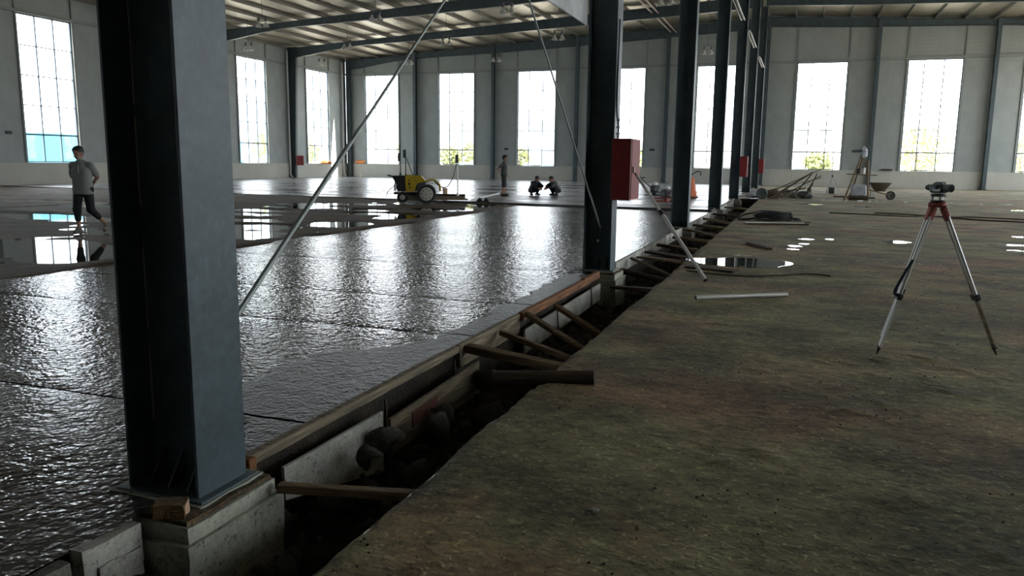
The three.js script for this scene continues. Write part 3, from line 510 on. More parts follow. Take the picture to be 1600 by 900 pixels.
const struts = [
  ['timber prop lying from the near pedestal across to the slab edge', [-2.33, -0.06, -3.08], [-1.62, -0.06, -3.25], 0.055, 0.045, 'wood', 0],
  ['thick round log resting on the dry slab and sticking out over the trench', [-2.0, -0.01, -5.17], [-1.27, 0.05, -5.26], 0.055, 0, 'woodDark', 1],
  ['square brown prop wedged against the pale edge board', [-2.56, -0.02, -6.0], [-1.62, -0.06, -5.80], 0.08, 0.07, 'wood', 0],
  ['slim prop behind the square brown one', [-2.53, -0.03, -6.72], [-1.66, -0.12, -6.28], 0.05, 0.05, 'wood', 0],
  ['pale-ended slanting prop at the end of the orange-brown timber', [-2.55, 0.01, -7.5], [-1.68, -0.16, -6.75], 0.055, 0.05, 'wood', 0],
  ['short prop dropping into the trench from the long white board', [-2.48, -0.04, -8.32], [-1.70, -0.22, -7.6], 0.06, 0.05, 'wood', 0],
  ['flat plank across the trench at the foot of the second pedestal', [-2.3, -0.14, -10.5], [-1.62, -0.05, -9.95], 0.14, 0.04, 'woodDark', 0],
  ['round prop just beyond the second pedestal', [-2.5, -0.1, -11.9], [-1.68, -0.12, -11.2], 0.045, 0, 'woodDark', 1],
  ['slim grey prop beyond the second pedestal, crossing at a slant', [-2.52, 0.0, -12.75], [-1.72, -0.14, -11.9], 0.045, 0.04, 'woodPale', 0],
  ['wide board laid across the trench beyond the second column', [-2.5, -0.05, -13.4], [-1.66, -0.04, -12.9], 0.18, 0.035, 'wood', 0],
  ['second wide board laid across the trench beyond the second column', [-2.5, -0.03, -14.1], [-1.66, -0.05, -13.6], 0.16, 0.035, 'woodDark', 0],
  ['crosswise prop midway to the third column', [-2.52, -0.02, -15.3], [-1.68, -0.06, -14.9], 0.07, 0.06, 'wood', 0],
  ['prop before the third pedestal', [-2.5, -0.04, -17.2], [-1.68, -0.06, -16.8], 0.07, 0.06, 'wood', 0],
  ['pale prop beside the third pedestal', [-2.45, 0.0, -18.9], [-1.68, -0.06, -18.3], 0.06, 0.05, 'woodPale', 0],
  ['prop just behind the third pedestal', [-2.5, -0.02, -20.7], [-1.68, -0.05, -20.3], 0.08, 0.06, 'wood', 0],
  ['slanting prop in the trench between the third and fourth columns', [-2.5, 0.0, -23.0], [-1.68, -0.05, -22.1], 0.07, 0.06, 'wood', 0],
  ['last prop before the fourth pedestal', [-2.5, -0.02, -25.6], [-1.68, -0.05, -25.2], 0.08, 0.06, 'woodDark', 0],
  ['prop beyond the fourth pedestal', [-2.5, -0.02, -29.8], [-1.68, -0.04, -29.4], 0.08, 0.06, 'wood', 0],
];
struts.forEach(([label, a, b, w, h, mat, round], i) => { const A = V(...a), B = V(...b); tag(obj(round ? 'round_prop' : 'timber_prop', round ? [rod(A, B, w, w * 0.92, 12)] : [bar(A, B, w, h, 0.06 * (i % 3), 0.006)], m[mat]), label, 'prop', 'props across the trench'); });
{
  const r = rngOf(77), rockG = [];
  for (let v = 0; v < 6; v++) { const g = new THREE.IcosahedronGeometry(1, 3), p = g.attributes.position; for (let i = 0; i < p.count; i++) { const d = V(p.getX(i), p.getY(i), p.getZ(i)); let k = 1; for (let q = 0; q < 11; q++) { const n = V(hash(v, q, 7) - 0.5, hash(v, q, 8) - 0.5, hash(v, q, 9) - 0.5).normalize(); const t = d.dot(n) - 0.62; if (t > 0) k -= t * 1.05; } k += 0.12 * (wn(d.x * 2 + v * 9, d.y * 2 + d.z, 701, 1) - 0.5); p.setXYZ(i, d.x * k, d.y * k * 0.75, d.z * k * 0.85); } rockG.push(geo([g])); }
  const spots = [[-2.28, -0.30, -3.55, 0.13], [-2.30, -0.20, -3.92, 0.10], [-2.16, -0.33, -3.72, 0.12], [-2.36, -0.22, -4.25, 0.15], [-2.10, -0.36, -4.15, 0.11], [-2.22, -0.27, -4.7, 0.14], [-2.35, -0.27, -5.0, 0.12], [-2.05, -0.38, -5.35, 0.15], [-2.34, -0.22, -5.9, 0.17], [-2.2, -0.4, -6.5, 0.13], [-2.28, -0.38, -2.55, 0.1], [-2.1, -0.42, -2.7, 0.09], [-2.2, -0.42, -2.95, 0.1]];
  for (let i = 0; i < 40; i++) spots.push([lerp(-2.45, -1.75, r()), -0.46 + 0.1 * r(), -1.9 - 30 * Math.pow(r(), 1.5), 0.05 + 0.09 * r()]);
  spots.forEach(([x, y, z, s], i) => { const o = shared('rubble_stone', rockG[i % 6], m.rock, scene, x, y, z, r() * 6); o.name = numbered('rubble_stone'); o.scale.setScalar(s); o.rotation.x = r() * 3; tag(o, z > -3.3 ? 'grey rubble stone in the trench beside the near pedestal' : z > -5.1 ? 'grey rubble stone in the trench between the first prop and the round log' : z > -11 ? 'grey rubble stone in the trench between the round log and the second pedestal' : 'grey rubble stone in the trench beyond the second pedestal', 'stone', 'rubble stones in the trench'); });
  const pale = (label, x, z, s, v, ry) => { const o = shared('pale_stone', rockG[v], m.boardW, scene, x, s * 0.42, z, ry); o.name = numbered('pale_stone'); o.scale.set(s * 1.5, s * 0.75, s * 0.8); tag(o, label, 'stone'); };
  pale('small pale stone lying alone on the dry floor in front', -0.77, -3.23, 0.028, 1, 0.4); pale('white chip of stone beside the thick round log', -1.24, -5.12, 0.018, 2, 1.0);
  // loose clods
  const inst = (name, n, seed, place, mat, label, cat) => { const g = rockG[seed % 6].clone(); const im = new THREE.InstancedMesh(g, mat, n), q = rngOf(seed), mm = new THREE.Matrix4(); for (let i = 0; i < n; i++) { const [x, y, z, s] = place(q); mm.compose(V(x, y, z), new THREE.Quaternion().setFromEuler(new THREE.Euler(q() * 6, q() * 6, q() * 6)), V(s, s, s)); im.setMatrixAt(i, mm); } im.name = name; im.castShadow = im.receiveShadow = true; scene.add(im); stuff(im, label, cat); };
  inst('loose_grit', 5000, 811, (q) => { const z = -1.4 - 13 * Math.pow(q(), 1.7), x = -1.6 + 7 * Math.pow(q(), 1.6); const cl = wfbm(x, z, 815, 0.6, 2); const s = (0.002 + 0.006 * Math.pow(q(), 3)) * (cl > 0.52 ? 1.3 : 0.7); return [x, dryH(x, z) + s * 0.3, z, s]; }, m.dry.clone(), 'loose grit and clods scattered over the dry floor', 'grit');
  inst('trench_rubble', 900, 821, (q) => { const z = -1.2 - 22 * Math.pow(q(), 1.4), x = lerp(-2.55, -1.72, q()); return [x, -0.46 + 0.06 * q(), z, 0.02 + 0.045 * q()]; }, m.rock, 'small rubble covering the bottom of the trench', 'rubble');
}
scene.getObjectByName('loose_grit').material.vertexColors = false;
tag(obj('broken_pallet_board', [box(0.26, 0.09, 0.03, -2.13, -0.38, -2.42, 0, 0.25, 0.05), box(0.05, 0.06, 0.05, -2.12, -0.32, -2.44)], m.woodDark), 'broken piece of wooden box at the bottom of the trench close by', 'wood');

// ---------- poles and pieces on the dry floor ----------
{
  const p = thing('leaning_pipe', 'pale jointed pipe leaning from the dry floor against the large red cabinet', 'pipe', [0, 0, 0]);
  const a = V(-1.07, 0.015, -10.54), b = V(-2.16, 1.41, -11.0), mid = a.clone().lerp(b, 0.62);
  obj('lower_tube', rod(a, mid, 0.025, 0.025, 10), m.alu, p); obj('upper_tube', rod(mid, b, 0.021, 0.021, 10), m.alu, p); obj('collar', rod(a.clone().lerp(b, 0.6), a.clone().lerp(b, 0.64), 0.034, 0.034, 10), m.black, p); obj('end_cap', rod(a, a.clone().lerp(b, 0.015), 0.03, 0.03, 10), m.rubber, p);
}
{
  const p = thing('floor_pipe', 'pale straight pipe lying alone on the dry floor', 'pipe', [0, 0, 0]); const a = V(-1.03, 0.03, -9.08), b = V(-0.05, 0.03, -9.75);
  obj('tube_body', rod(a, b, 0.03, 0.028, 12), m.alu, p); obj('painted_bore', rod(a.clone().lerp(b, -0.004), a.clone().lerp(b, 0.003), 0.024, 0.024, 10), m.black, p);  // solid tube; black end disc paints the shade of an open pipe mouth
}
tag(obj('floor_plank', [bar(V(-0.86, 0.02, -16.05), V(-0.42, 0.02, -15.1), 0.09, 0.035)], m.woodDark), 'dark piece of plank lying beyond the big puddle', 'plank');
tag(obj('wet_board', [bar(V(-1.5, 0.012, -12.0), V(-0.78, 0.012, -11.75), 0.24, 0.025)], m.woodDark), 'dark wet board lying at the near edge of the big puddle', 'board');
tag(obj('floor_cable', [tube([[-1.45, 0.012, -11.5], [-1.0, 0.014, -11.28], [-0.6, 0.012, -11.3], [-0.2, 0.012, -11.55], [0.25, 0.012, -11.9], [0.5, 0.012, -11.8]], 0.011, 40)], m.woodDark), 'dark cable lying across the dry floor before the big puddle', 'cable');
tag(obj('trailing_cable', [tube([[1.0, 0.015, -27.7], [1.6, 0.015, -27.5], [2.3, 0.015, -27.2], [3.2, 0.015, -26.9], [3.9, 0.02, -27.4], [4.8, 0.015, -26.5], [6.2, 0.015, -25.8], [8, 0.015, -25.2]], 0.02, 60)], m.rubber), 'long black cable trailing over the floor behind the survey tripod', 'cable');
tag(obj('trailing_cable', [tube([[2.4, 0.015, -28.4], [3.3, 0.02, -27.9], [4.3, 0.015, -27.3], [5.2, 0.015, -27.6], [7.5, 0.015, -26.6]], 0.022, 50)], m.woodDark), 'brown cable looped over the long black cable', 'cable');
function puddle(label, x, z, rx, rz, seed, rot = 0) {
  const N = 40, pts = []; for (let i = 0; i < N; i++) { const a = i / N * Math.PI * 2, k = 1 + 0.5 * (wn(Math.cos(a) * 1.3 + seed * 7, Math.sin(a) * 1.3, seed, 0.7) - 0.5); pts.push(new THREE.Vector2(Math.cos(a) * rx * k, Math.sin(a) * rz * k)); }
  const g = new THREE.ExtrudeGeometry(new THREE.Shape(pts), { depth: 0.012, bevelEnabled: true, bevelThickness: 0.002, bevelSize: 0.02, bevelSegments: 2 }); g.rotateX(-Math.PI / 2).rotateY(rot).translate(x, -0.009, z);
  return tag(obj('puddle', g, m.water), label, 'puddle', 'puddles on the dry floor');
}
puddle('big puddle on the dry floor that mirrors the columns', -0.80, -12.95, 0.78, 0.55, 901); puddle('oval puddle nearest behind the big puddle', -0.02, -15.38, 0.10, 0.12, 903); puddle('larger puddle second behind the big puddle', 0.0, -16.0, 0.13, 0.16, 905); puddle('small puddle third behind the big puddle', 0.17, -16.55, 0.09, 0.12, 907); puddle('thin puddle farther behind the big puddle', 0.22, -17.6, 0.13, 0.16, 909); puddle('thin puddle beside the farther one behind the big puddle', 0.70, -17.8, 0.09, 0.14, 911);
puddle('bright oval puddle left of the survey tripod', 1.96, -17.85, 0.23, 0.34, 913); puddle('narrow puddle before the timber trestle', 2.3, -32.6, 0.34, 0.4, 915); puddle('thin puddle at the picture edge behind the tripod', 4.1, -18.2, 0.45, 0.16, 917); puddle('small puddle at the picture edge behind the tripod', 3.9, -17.0, 0.16, 0.12, 919); puddle('long thin puddle far behind the tripod', 7.6, -33, 1.0, 0.5, 921); puddle('faint thin puddle at the picture edge, farther than the other two', 4.9, -20.4, 0.4, 0.2, 923); puddle('puddle strip near the rebar heap', 0.5, -33.5, 0.4, 0.5, 925);

// ---------- survey tripod and levelling instrument ----------
{
  const t = thing('survey_tripod', 'aluminium survey tripod with red head standing on the dry floor', 'tripod', [1.06, 0, -7.15]);
  const topY = 1.23, feet = [[-0.36, 0.12], [0.58, -0.23], [-0.30, -0.36]], hinge = [[-0.045, 0.02], [0.05, -0.01], [-0.02, -0.05]];
  obj('head_plate', [lathe([[0, topY + 0.035], [0.062, topY + 0.035], [0.07, topY + 0.02], [0.066, topY - 0.005], [0, topY - 0.005]], 20)], m.tripodRed, t);
  feet.forEach(([fx, fz], i) => {
    const a = V(hinge[i][0], topY - 0.02, hinge[i][1]), b = V(fx, 0.0, fz), dir = b.clone().sub(a), side = V(-dir.z, 0, dir.x).normalize().multiplyScalar(0.022);
    const at = (s) => a.clone().lerp(b, s);
    obj('hinge_block', [bar(at(-0.01), at(0.075), 0.056, 0.04, 0, 0.01)], m.tripodRed, t);
    const up = obj('upper_leg', [rod(at(0.05).add(side), at(0.60).add(side.clone().multiplyScalar(0.8)), 0.013, 0.013, 8), rod(at(0.05).sub(side), at(0.60).sub(side.clone().multiplyScalar(0.8)), 0.013, 0.013, 8)], m.alu, t);
    const lo = obj('lower_leg', [bar(at(0.50), at(0.95), i === 0 ? 0.045 : 0.032, 0.022, 0, 0.004)], i === 1 ? m.woodPale : m.pipeW, t);
    obj('clamp', [bar(at(0.575), at(0.615), 0.082, 0.04, 0, 0.006)], m.black, up); obj('clamp_screw', [rod(at(0.595), at(0.595).add(side.clone().multiplyScalar(-2.2)), 0.008, 0.012, 8)], m.black, up);
    obj('foot_spike', [rod(at(0.94), b, 0.017, 0.004, 8)], m.woodDark, lo); obj('foot_step', [rod(at(0.94), at(0.94).add(side.clone().multiplyScalar(2)), 0.007, 0.007, 6)], m.woodDark, lo);
    if (i === 0) obj('carry_strap', [tube([at(0.34).add(V(0.0, 0, 0.04)), at(0.42).add(V(-0.03, -0.02, 0.04)), at(0.5).add(V(-0.04, -0.01, 0.03)), at(0.57).add(V(-0.04, 0, 0.03)), at(0.6).add(V(0.03, 0, 0.03))], 0.012, 24), bar(at(0.4).add(V(-0.02, 0, 0.03)), at(0.58).add(V(-0.045, 0, 0.03)), 0.035, 0.01)], m.strap, t).userData.label = 'black carrying strap';
  });
  const l = thing('levelling_instrument', 'grey levelling instrument mounted on the survey tripod', 'instrument', [1.06, 1.267, -7.15], -0.95);
  obj('base_plate', [lathe([[0, 0.014], [0.05, 0.014], [0.055, 0.004], [0.05, 0], [0, 0]], 18)], m.black, l);
  for (let i = 0; i < 3; i++) obj('foot_screw', [cylG(0.014, 0.014, 0.03, Math.cos(i * 2.09 + 0.4) * 0.042, 0.03, Math.sin(i * 2.09 + 0.4) * 0.042)], m.greyMetal, l);
  obj('horizontal_circle', [lathe([[0, 0.068], [0.05, 0.066], [0.058, 0.055], [0.056, 0.043], [0, 0.043]], 20)], m.levelGrey, l);
  obj('housing', [rbox(0.135, 0.07, 0.085, 0.022, 0, 0.105, 0), rbox(0.07, 0.03, 0.06, 0.012, 0.01, 0.145, 0)], m.levelGrey, l);
  obj('side_plate', [rbox(0.075, 0.03, 0.012, 0.005, 0.02, 0.098, 0.042)], m.levelPale, l).userData.label = 'pale side plate';
  const tl = obj('telescope', [cylG(0.028, 0.033, 0.07, 0.09, 0.112, 0, 0, 0, -Math.PI / 2, 18), cylG(0.02, 0.024, 0.05, -0.085, 0.112, 0, 0, 0, Math.PI / 2, 16)], m.levelGrey, l);
  obj('objective_lens', [cylG(0.026, 0.026, 0.004, 0.126, 0.112, 0, 0, 0, Math.PI / 2, 18)], m.lens, tl); obj('eyepiece', [cylG(0.017, 0.017, 0.02, -0.117, 0.112, 0, 0, 0, Math.PI / 2, 14)], m.black, tl);
  obj('focus_knob', [cylG(0.016, 0.016, 0.03, 0.025, 0.118, 0.052, Math.PI / 2)], m.black, l); obj('bubble_level', [cylG(0.012, 0.012, 0.012, -0.03, 0.146, 0.02)], m.levelPale, l);
}

// ---------- laser screed machine on the mud before the far slab ----------
{
  const s = thing('screed_machine', 'yellow and black two-wheeled concrete screed machine with laser masts', 'machine', [-13.15, 0.03, -25.75], 0.42);
  const W = (name, x, z, R) => {
    const w = obj(name, [new THREE.TorusGeometry(R - 0.05, 0.05, 10, 28).translate(x, R, z), cylG(R - 0.06, R - 0.06, 0.05, x, R, z, Math.PI / 2, 0, 0, 28)], m.rubber, s);
    obj('rim', [lathe([[0.04, 0.05], [R * 0.35, 0.06], [R - 0.09, 0.03], [R - 0.09, 0.0], [0, 0]], 28).rotateX(Math.PI / 2).translate(x, R, z + 0.02)], m.hubCap, w);
    obj('hub', [cylG(0.05, 0.045, 0.06, x, R, z + 0.08, Math.PI / 2, 0, 0, 14)], m.greyMetal, w);
    for (let i = 0; i < 8; i++) { const a = i * Math.PI / 4; obj('wheel_bolt', [cylG(0.022, 0.022, 0.03, x + Math.cos(a) * R * 0.5, R + Math.sin(a) * R * 0.5, z + 0.075, Math.PI / 2, 0, 0, 8)], m.black, w); }
  };
  W('wheel', 0.5, 0.42, 0.33); W('wheel', 0.5, -0.42, 0.33); W('caster_wheel', -0.36, 0.3, 0.2); W('caster_wheel', -0.36, -0.3, 0.2);
  obj('chassis', [rbox(1.25, 0.08, 0.5, 0.02, -0.05, 0.34, 0), bar(V(0.5, 0.33, -0.45), V(0.5, 0.33, 0.45), 0.06, 0.06), bar(V(-0.36, 0.22, -0.33), V(-0.36, 0.34, 0.33), 0.05, 0.06)], m.black, s);
  const sh = (p, d, z0) => { const q = new THREE.Shape(p.map((a) => new THREE.Vector2(...a))); return new THREE.ExtrudeGeometry(q, { depth: d, bevelEnabled: true, bevelSize: 0.02, bevelThickness: 0.02, bevelSegments: 2 }).translate(0, 0, z0); };
  obj('yellow_cover', sh([[-0.22, 0.42], [0.06, 0.42], [0.10, 0.62], [0.18, 0.72], [0.46, 0.78], [0.30, 0.95], [-0.25, 0.98]], 0.56, -0.28), m.yellow, s);
  obj('rear_console', sh([[-0.72, 0.95], [-0.26, 0.96], [-0.24, 0.44], [-0.52, 0.42], [-0.60, 0.60], [-0.62, 0.78]], 0.52, -0.26), m.black, s);
  obj('engine_block', sh([[0.10, 0.45], [0.40, 0.45], [0.46, 0.74], [0.2, 0.68], [0.12, 0.6]], 0.44, -0.22), m.levelGrey, s);
  obj('decal', [rbox(0.05, 0.05, 0.004, 0.001, -0.13, 0.80, 0.302), rbox(0.07, 0.09, 0.004, 0.001, -0.11, 0.68, 0.302), rbox(0.05, 0.05, 0.004, 0.001, -0.10, 0.56, 0.302)], m.black, s).userData.label = 'dark markings on the yellow cover';
  obj('handle_bar', [tube([[-0.68, 0.92, 0.2], [-0.86, 0.97, 0.2], [-0.9, 0.98, 0], [-0.86, 0.97, -0.2], [-0.68, 0.92, -0.2]], 0.02, 20)], m.black, s);
  obj('exhaust', [cylG(0.045, 0.045, 0.26, -0.62, 0.56, 0.3)], m.greyMetal, s);
  obj('filler_cap', [cylG(0.03, 0.03, 0.05, 0.08, 1.0, 0)], m.black, s);
  const mast = (x, z, y0, y1, rec) => { const k = obj('laser_mast', [rod(V(x, y0, z), V(x, y1, z), 0.022, 0.018, 8), cylG(0.05, 0.04, 0.12, x, y0 + 0.05, z)], x > 1 ? m.alu : m.black, s); obj('laser_receiver', [rbox(0.12, 0.3, 0.12, 0.02, x - 0.03, rec, z + 0.05)], m.levelGrey, k); };
  mast(-0.45, -0.1, 0.95, 1.62, 1.62); mast(-0.30, -0.75, 0.9, 1.85, 1.75); mast(1.62, -0.55, 0.24, 2.05, 1.58);
  const head = obj('screed_head', [rbox(2.1, 0.12, 0.22, 0.01, 0.85, 0.16, -0.62), rbox(2.3, 0.05, 0.34, 0.01, 0.85, 0.10, -0.66), bar(V(0.45, 0.4, -0.2), V(0.7, 0.22, -0.55), 0.06, 0.06)], m.woodPale, s);
  obj('auger_tube', [rod(V(-0.2, 0.24, -0.8), V(1.9, 0.24, -0.8), 0.05, 0.05, 10)], m.black, head);
  obj('hitch_arm', [tube([[0.45, 0.75, 0.1], [0.72, 0.84, 0.1], [0.95, 0.66, 0], [0.98, 0.42, -0.1]], 0.035, 16)], m.yellow, s);
  obj('signal_cable', [tube([[0.75, 0.82, 0.05], [0.95, 0.6, -0.1], [1.2, 0.56, -0.3], [1.42, 0.85, -0.45], [1.58, 1.42, -0.53]], 0.016, 30)], m.black, s);
  obj('signal_cable', [tube([[0.0, 1.0, 0], [-0.12, 1.25, -0.3], [-0.26, 1.6, -0.7]], 0.016, 16)], m.black, s);
  obj('hose', [tube([[-0.66, 0.6, 0.3], [-0.86, 0.42, 0.34], [-0.95, 0.2, 0.36]], 0.014, 14)], m.black, s);
}
tag(obj('timber_block', [rough(new THREE.BoxGeometry(0.16, 0.42, 0.12, 2, 4, 2).translate(-13.05, 0.28, -28.3), 0.012, 931)], m.brickBreak), 'upright pinkish block standing behind the screed beam', 'block');
tag(obj('steel_straightedge', [bar(V(-11.6, 0.10, -27.5), V(-10.95, 0.32, -28.8), 0.03, 0.06)], m.greyMetal), 'thin straightedge propped at the end of the screed machine', 'tool');
for (const [x, l] of [[-11.08, 'small dark hump on the slab edge, first of two right of the screed machine'], [-10.82, 'small dark hump on the slab edge, second of two right of the screed machine']]) tag(obj('slab_edge_bracket', [prism([[-0.13, 0], [0.13, 0], [0.06, 0.1], [0, 0.15], [-0.05, 0.1]], 0.12).translate(x, 0.06, -27.15)], m.black), l, 'bracket', 'two dark humps on the slab edge');

// ---------- power trowels and barrel near the third and fourth columns ----------
function trowel(label, x, z, ry, mat) {
  const t = thing('power_trowel', label, 'machine', [x, 0.075, z], ry, 'power trowels');
  obj('guard_ring', [new THREE.TorusGeometry(0.46, 0.02, 6, 32).rotateX(Math.PI / 2).translate(0, 0.1, 0), new THREE.TorusGeometry(0.46, 0.015, 6, 32).rotateX(Math.PI / 2).translate(0, 0.22, 0), ...[0, 1, 2, 3].map((i) => bar(V(0, 0.22, 0), V(Math.cos(i * 1.57 + 0.4) * 0.46, 0.22, Math.sin(i * 1.57 + 0.4) * 0.46), 0.03, 0.02))], mat, t);
  for (let i = 0; i < 4; i++) obj('trowel_blade', [rbox(0.4, 0.008, 0.14, 0.003, 0.24, 0.015, 0).rotateY(i * Math.PI / 2 + 0.3)], m.greyMetal, t);
  obj('gearbox', [cylG(0.13, 0.09, 0.16, 0, 0.16, 0)], mat, t);
  obj('engine', [rbox(0.3, 0.26, 0.28, 0.05, 0, 0.38, 0), cylG(0.09, 0.09, 0.1, 0.16, 0.42, 0, 0, 0, Math.PI / 2)], m.black, t);
  obj('fuel_tank', [sph(0.14, 0, 0.58, 0, 1.1, 0.7, 1, 16)], m.white, t);
  const h = obj('handle', [tube([[-0.08, 0.3, 0], [-0.4, 0.55, 0], [-0.85, 0.86, 0]], 0.02, 12), bar(V(-0.85, 0.86, -0.24), V(-0.85, 0.86, 0.24), 0.03, 0.03)], mat, t); obj('grip', [rod(V(-0.85, 0.86, 0.18), V(-0.87, 0.86, 0.34), 0.025, 0.025, 8), rod(V(-0.85, 0.86, -0.18), V(-0.87, 0.86, -0.34), 0.025, 0.025, 8)], m.black, h);
}
trowel('red power trowel on the fresh slab in front of the third column', -4.55, -29.1, 2.4, m.tripodRed);
trowel('second power trowel with a white tank, just behind the red one', -5.9, -34.5, 0.9, m.black);
tag(obj('fallen_float', [rbox(1.0, 0.03, 0.3, 0.01, -8.2, 0.09, -36.5, 0, 0.3), rod(V(-8.2, 0.1, -36.5), V(-7.4, 0.55, -37.2), 0.018)], m.black), 'dark hand float with handle lying on the fresh slab beyond the red cabinet', 'tool');
tag(obj('curved_hook', [tube([[-5.4, 0.1, -41], [-5.2, 0.9, -41], [-5.0, 1.1, -41], [-4.75, 1.15, -41], [-4.7, 0.95, -41]], 0.03, 24)], m.black), 'thin curved bar standing by the far wall left of the third column', 'bar');
{
  const b = thing('orange_barrel', 'orange plastic traffic barrel standing between the third and fourth columns', 'barrel', [-4.52, 0.065, -35.4]);
  obj('drum', [lathe([[0, 0.88], [0.13, 0.88], [0.2, 0.84], [0.22, 0.6], [0.25, 0.58], [0.28, 0.3], [0.31, 0.28], [0.33, 0.06], [0.33, 0.03], [0, 0.03]], 22)], m.orange, b); obj('rubber_base', [lathe([[0, 0.05], [0.38, 0.05], [0.4, 0.02], [0.4, 0], [0, 0]], 22)], m.black, b); obj('carry_handle', [tube([[-0.1, 0.86, 0], [0, 0.91, 0], [0.1, 0.86, 0]], 0.018, 10)], m.orange, b);
}
tag(obj('gang_box', [rbox(0.5, 0.34, 0.4, 0.02, -6.9, 0.24, -33.2), rbox(0.52, 0.04, 0.42, 0.01, -6.9, 0.42, -33.2)], m.levelGrey), 'small grey box on the fresh slab below the large red cabinet', 'box');
for (const [x, y, z, l, sx] of [[-36.3, 1.34, ZF + 0.12, 'orange bag lying on the far wall sill in the corner', 1], [-37.3, 1.3, -57.2, 'orange bag lying on the left wall sill by the last window', 1]]) tag(obj('orange_bag', rough(new RoundedBoxGeometry(0.9, 0.28, 0.28, 4, 0.12).translate(x, y, z), 0.05, 941, 0.2), M(C(0.75, 0.26, 0.08), 0.8)), l, 'bag', 'orange bags on the sills');

// ---------- coil, bars, rebar heap, trestle, wheelbarrow, stand ----------
{
  const c = thing('hose_coil', 'black hose coiled on the dry floor beside the trench', 'hose', [-0.62, 0, -23.2]);
  for (let i = 0; i < 7; i++) { const R = 0.42 + 0.05 * Math.sin(i * 2.1), pts = []; for (let k = 0; k <= 20; k++) { const a = k / 20 * Math.PI * 2; pts.push([Math.cos(a) * R * 1.15 + 0.03 * Math.sin(i), 0.03 + i * 0.032 + 0.02 * Math.sin(a * 2 + i), Math.sin(a) * R]); } obj('hose_loop', [tube(pts, 0.022, 44)], m.rubber, c); }
  obj('hose_tail', [tube([[-0.45, 0.06, 0.1], [-0.7, 0.03, 0.2], [-0.95, 0.03, 0.05], [-0.8, 0.12, -0.2], [-0.5, 0.2, -0.3]], 0.025, 30)], m.rubber, c); obj('hose_tail', [tube([[0.4, 0.15, 0.2], [0.6, 0.05, 0.3], [0.72, 0.05, 0.1], [0.55, 0.08, 0]], 0.025, 24)], m.rubber, c);
}
[['upper of the thin bars lying in front of the black hose coil', [-1.25, 0.02, -22.0], [0.35, 0.02, -22.7], 0.02, 'woodPale'], ['pale middle bar lying in front of the black hose coil', [-1.3, 0.02, -21.7], [0.2, 0.02, -22.1], 0.022, 'pipeW'], ['dark lower bar lying in front of the black hose coil', [-1.2, 0.02, -21.3], [0.3, 0.02, -21.8], 0.022, 'woodDark']].forEach(([l, a, b, r, mt]) => tag(obj('floor_bar', [rod(V(...a), V(...b), r)], m[mt]), l, 'bar', 'bars in front of the hose coil'));
const heap = [[[-1.6, 0.1, -38.5], [0.9, 1.35, -39.5], 0.03], [[-1.2, 0.05, -37.5], [0.55, 1.2, -39], 0.045], [[-0.9, 0.05, -37.8], [0.95, 1.05, -40], 0.028], [[0.3, 0.05, -38.6], [0.75, 1.15, -39.2], 0.03], [[-0.3, 0.05, -38.2], [0.5, 1.1, -39.0], 0.035], [[-2.0, 0.05, -37.6], [0.3, 0.5, -38.6], 0.04], [[-1.9, 0.2, -38.8], [1.0, 0.95, -40.2], 0.025]];
const heapWhich = ['longest pale pole sticking up from the heap by the trench end', 'thick dark timber slanting up in the heap by the trench end', 'thin pole crossing high over the heap by the trench end', 'steep short pole at the front of the heap by the trench end', 'second steep pole at the front of the heap by the trench end', 'low flat timber under the heap by the trench end', 'thin low pole at the back of the heap by the trench end'];
heap.forEach(([a, b, r], i) => tag(obj('heap_pole', [rod(V(...a), V(...b), r, r * 0.8)], i === 0 || i === 6 ? m.woodPale : m.woodDark), heapWhich[i], 'pole', 'poles of the heap by the trench end'));
[[-1.9, -38.5, 0.26, 'white sack at the column side of the heap by the trench end', 'bag'], [-1.1, -38.9, 0.3, 'pale crumpled sheet in the middle of the heap by the trench end', 'woodPale'], [0.35, -39.2, 0.26, 'dark bundle at the open side of the heap by the trench end', 'levelGrey'], [-0.3, -39.8, 0.3, 'grey bundle at the back of the heap by the trench end', 'boardW']].forEach(([x, z, s, l, mt], i) => tag(obj('heap_bundle', rough(new THREE.IcosahedronGeometry(s, 3).scale(1.4, 0.7, 0.9), 0.11, 951 + i * 3, 0.25).translate(x, s * 0.55, z), m[mt]), l, 'bundle', 'bundles in the heap by the trench end'));
tag(obj('round_drum', [new THREE.TorusGeometry(0.2, 0.05, 8, 24).translate(-1.55, 0.25, -37.3), cylG(0.15, 0.15, 0.2, -1.55, 0.25, -37.4, Math.PI / 2)], m.levelGrey), 'round hose drum lying at the trench end beside the columns', 'drum');
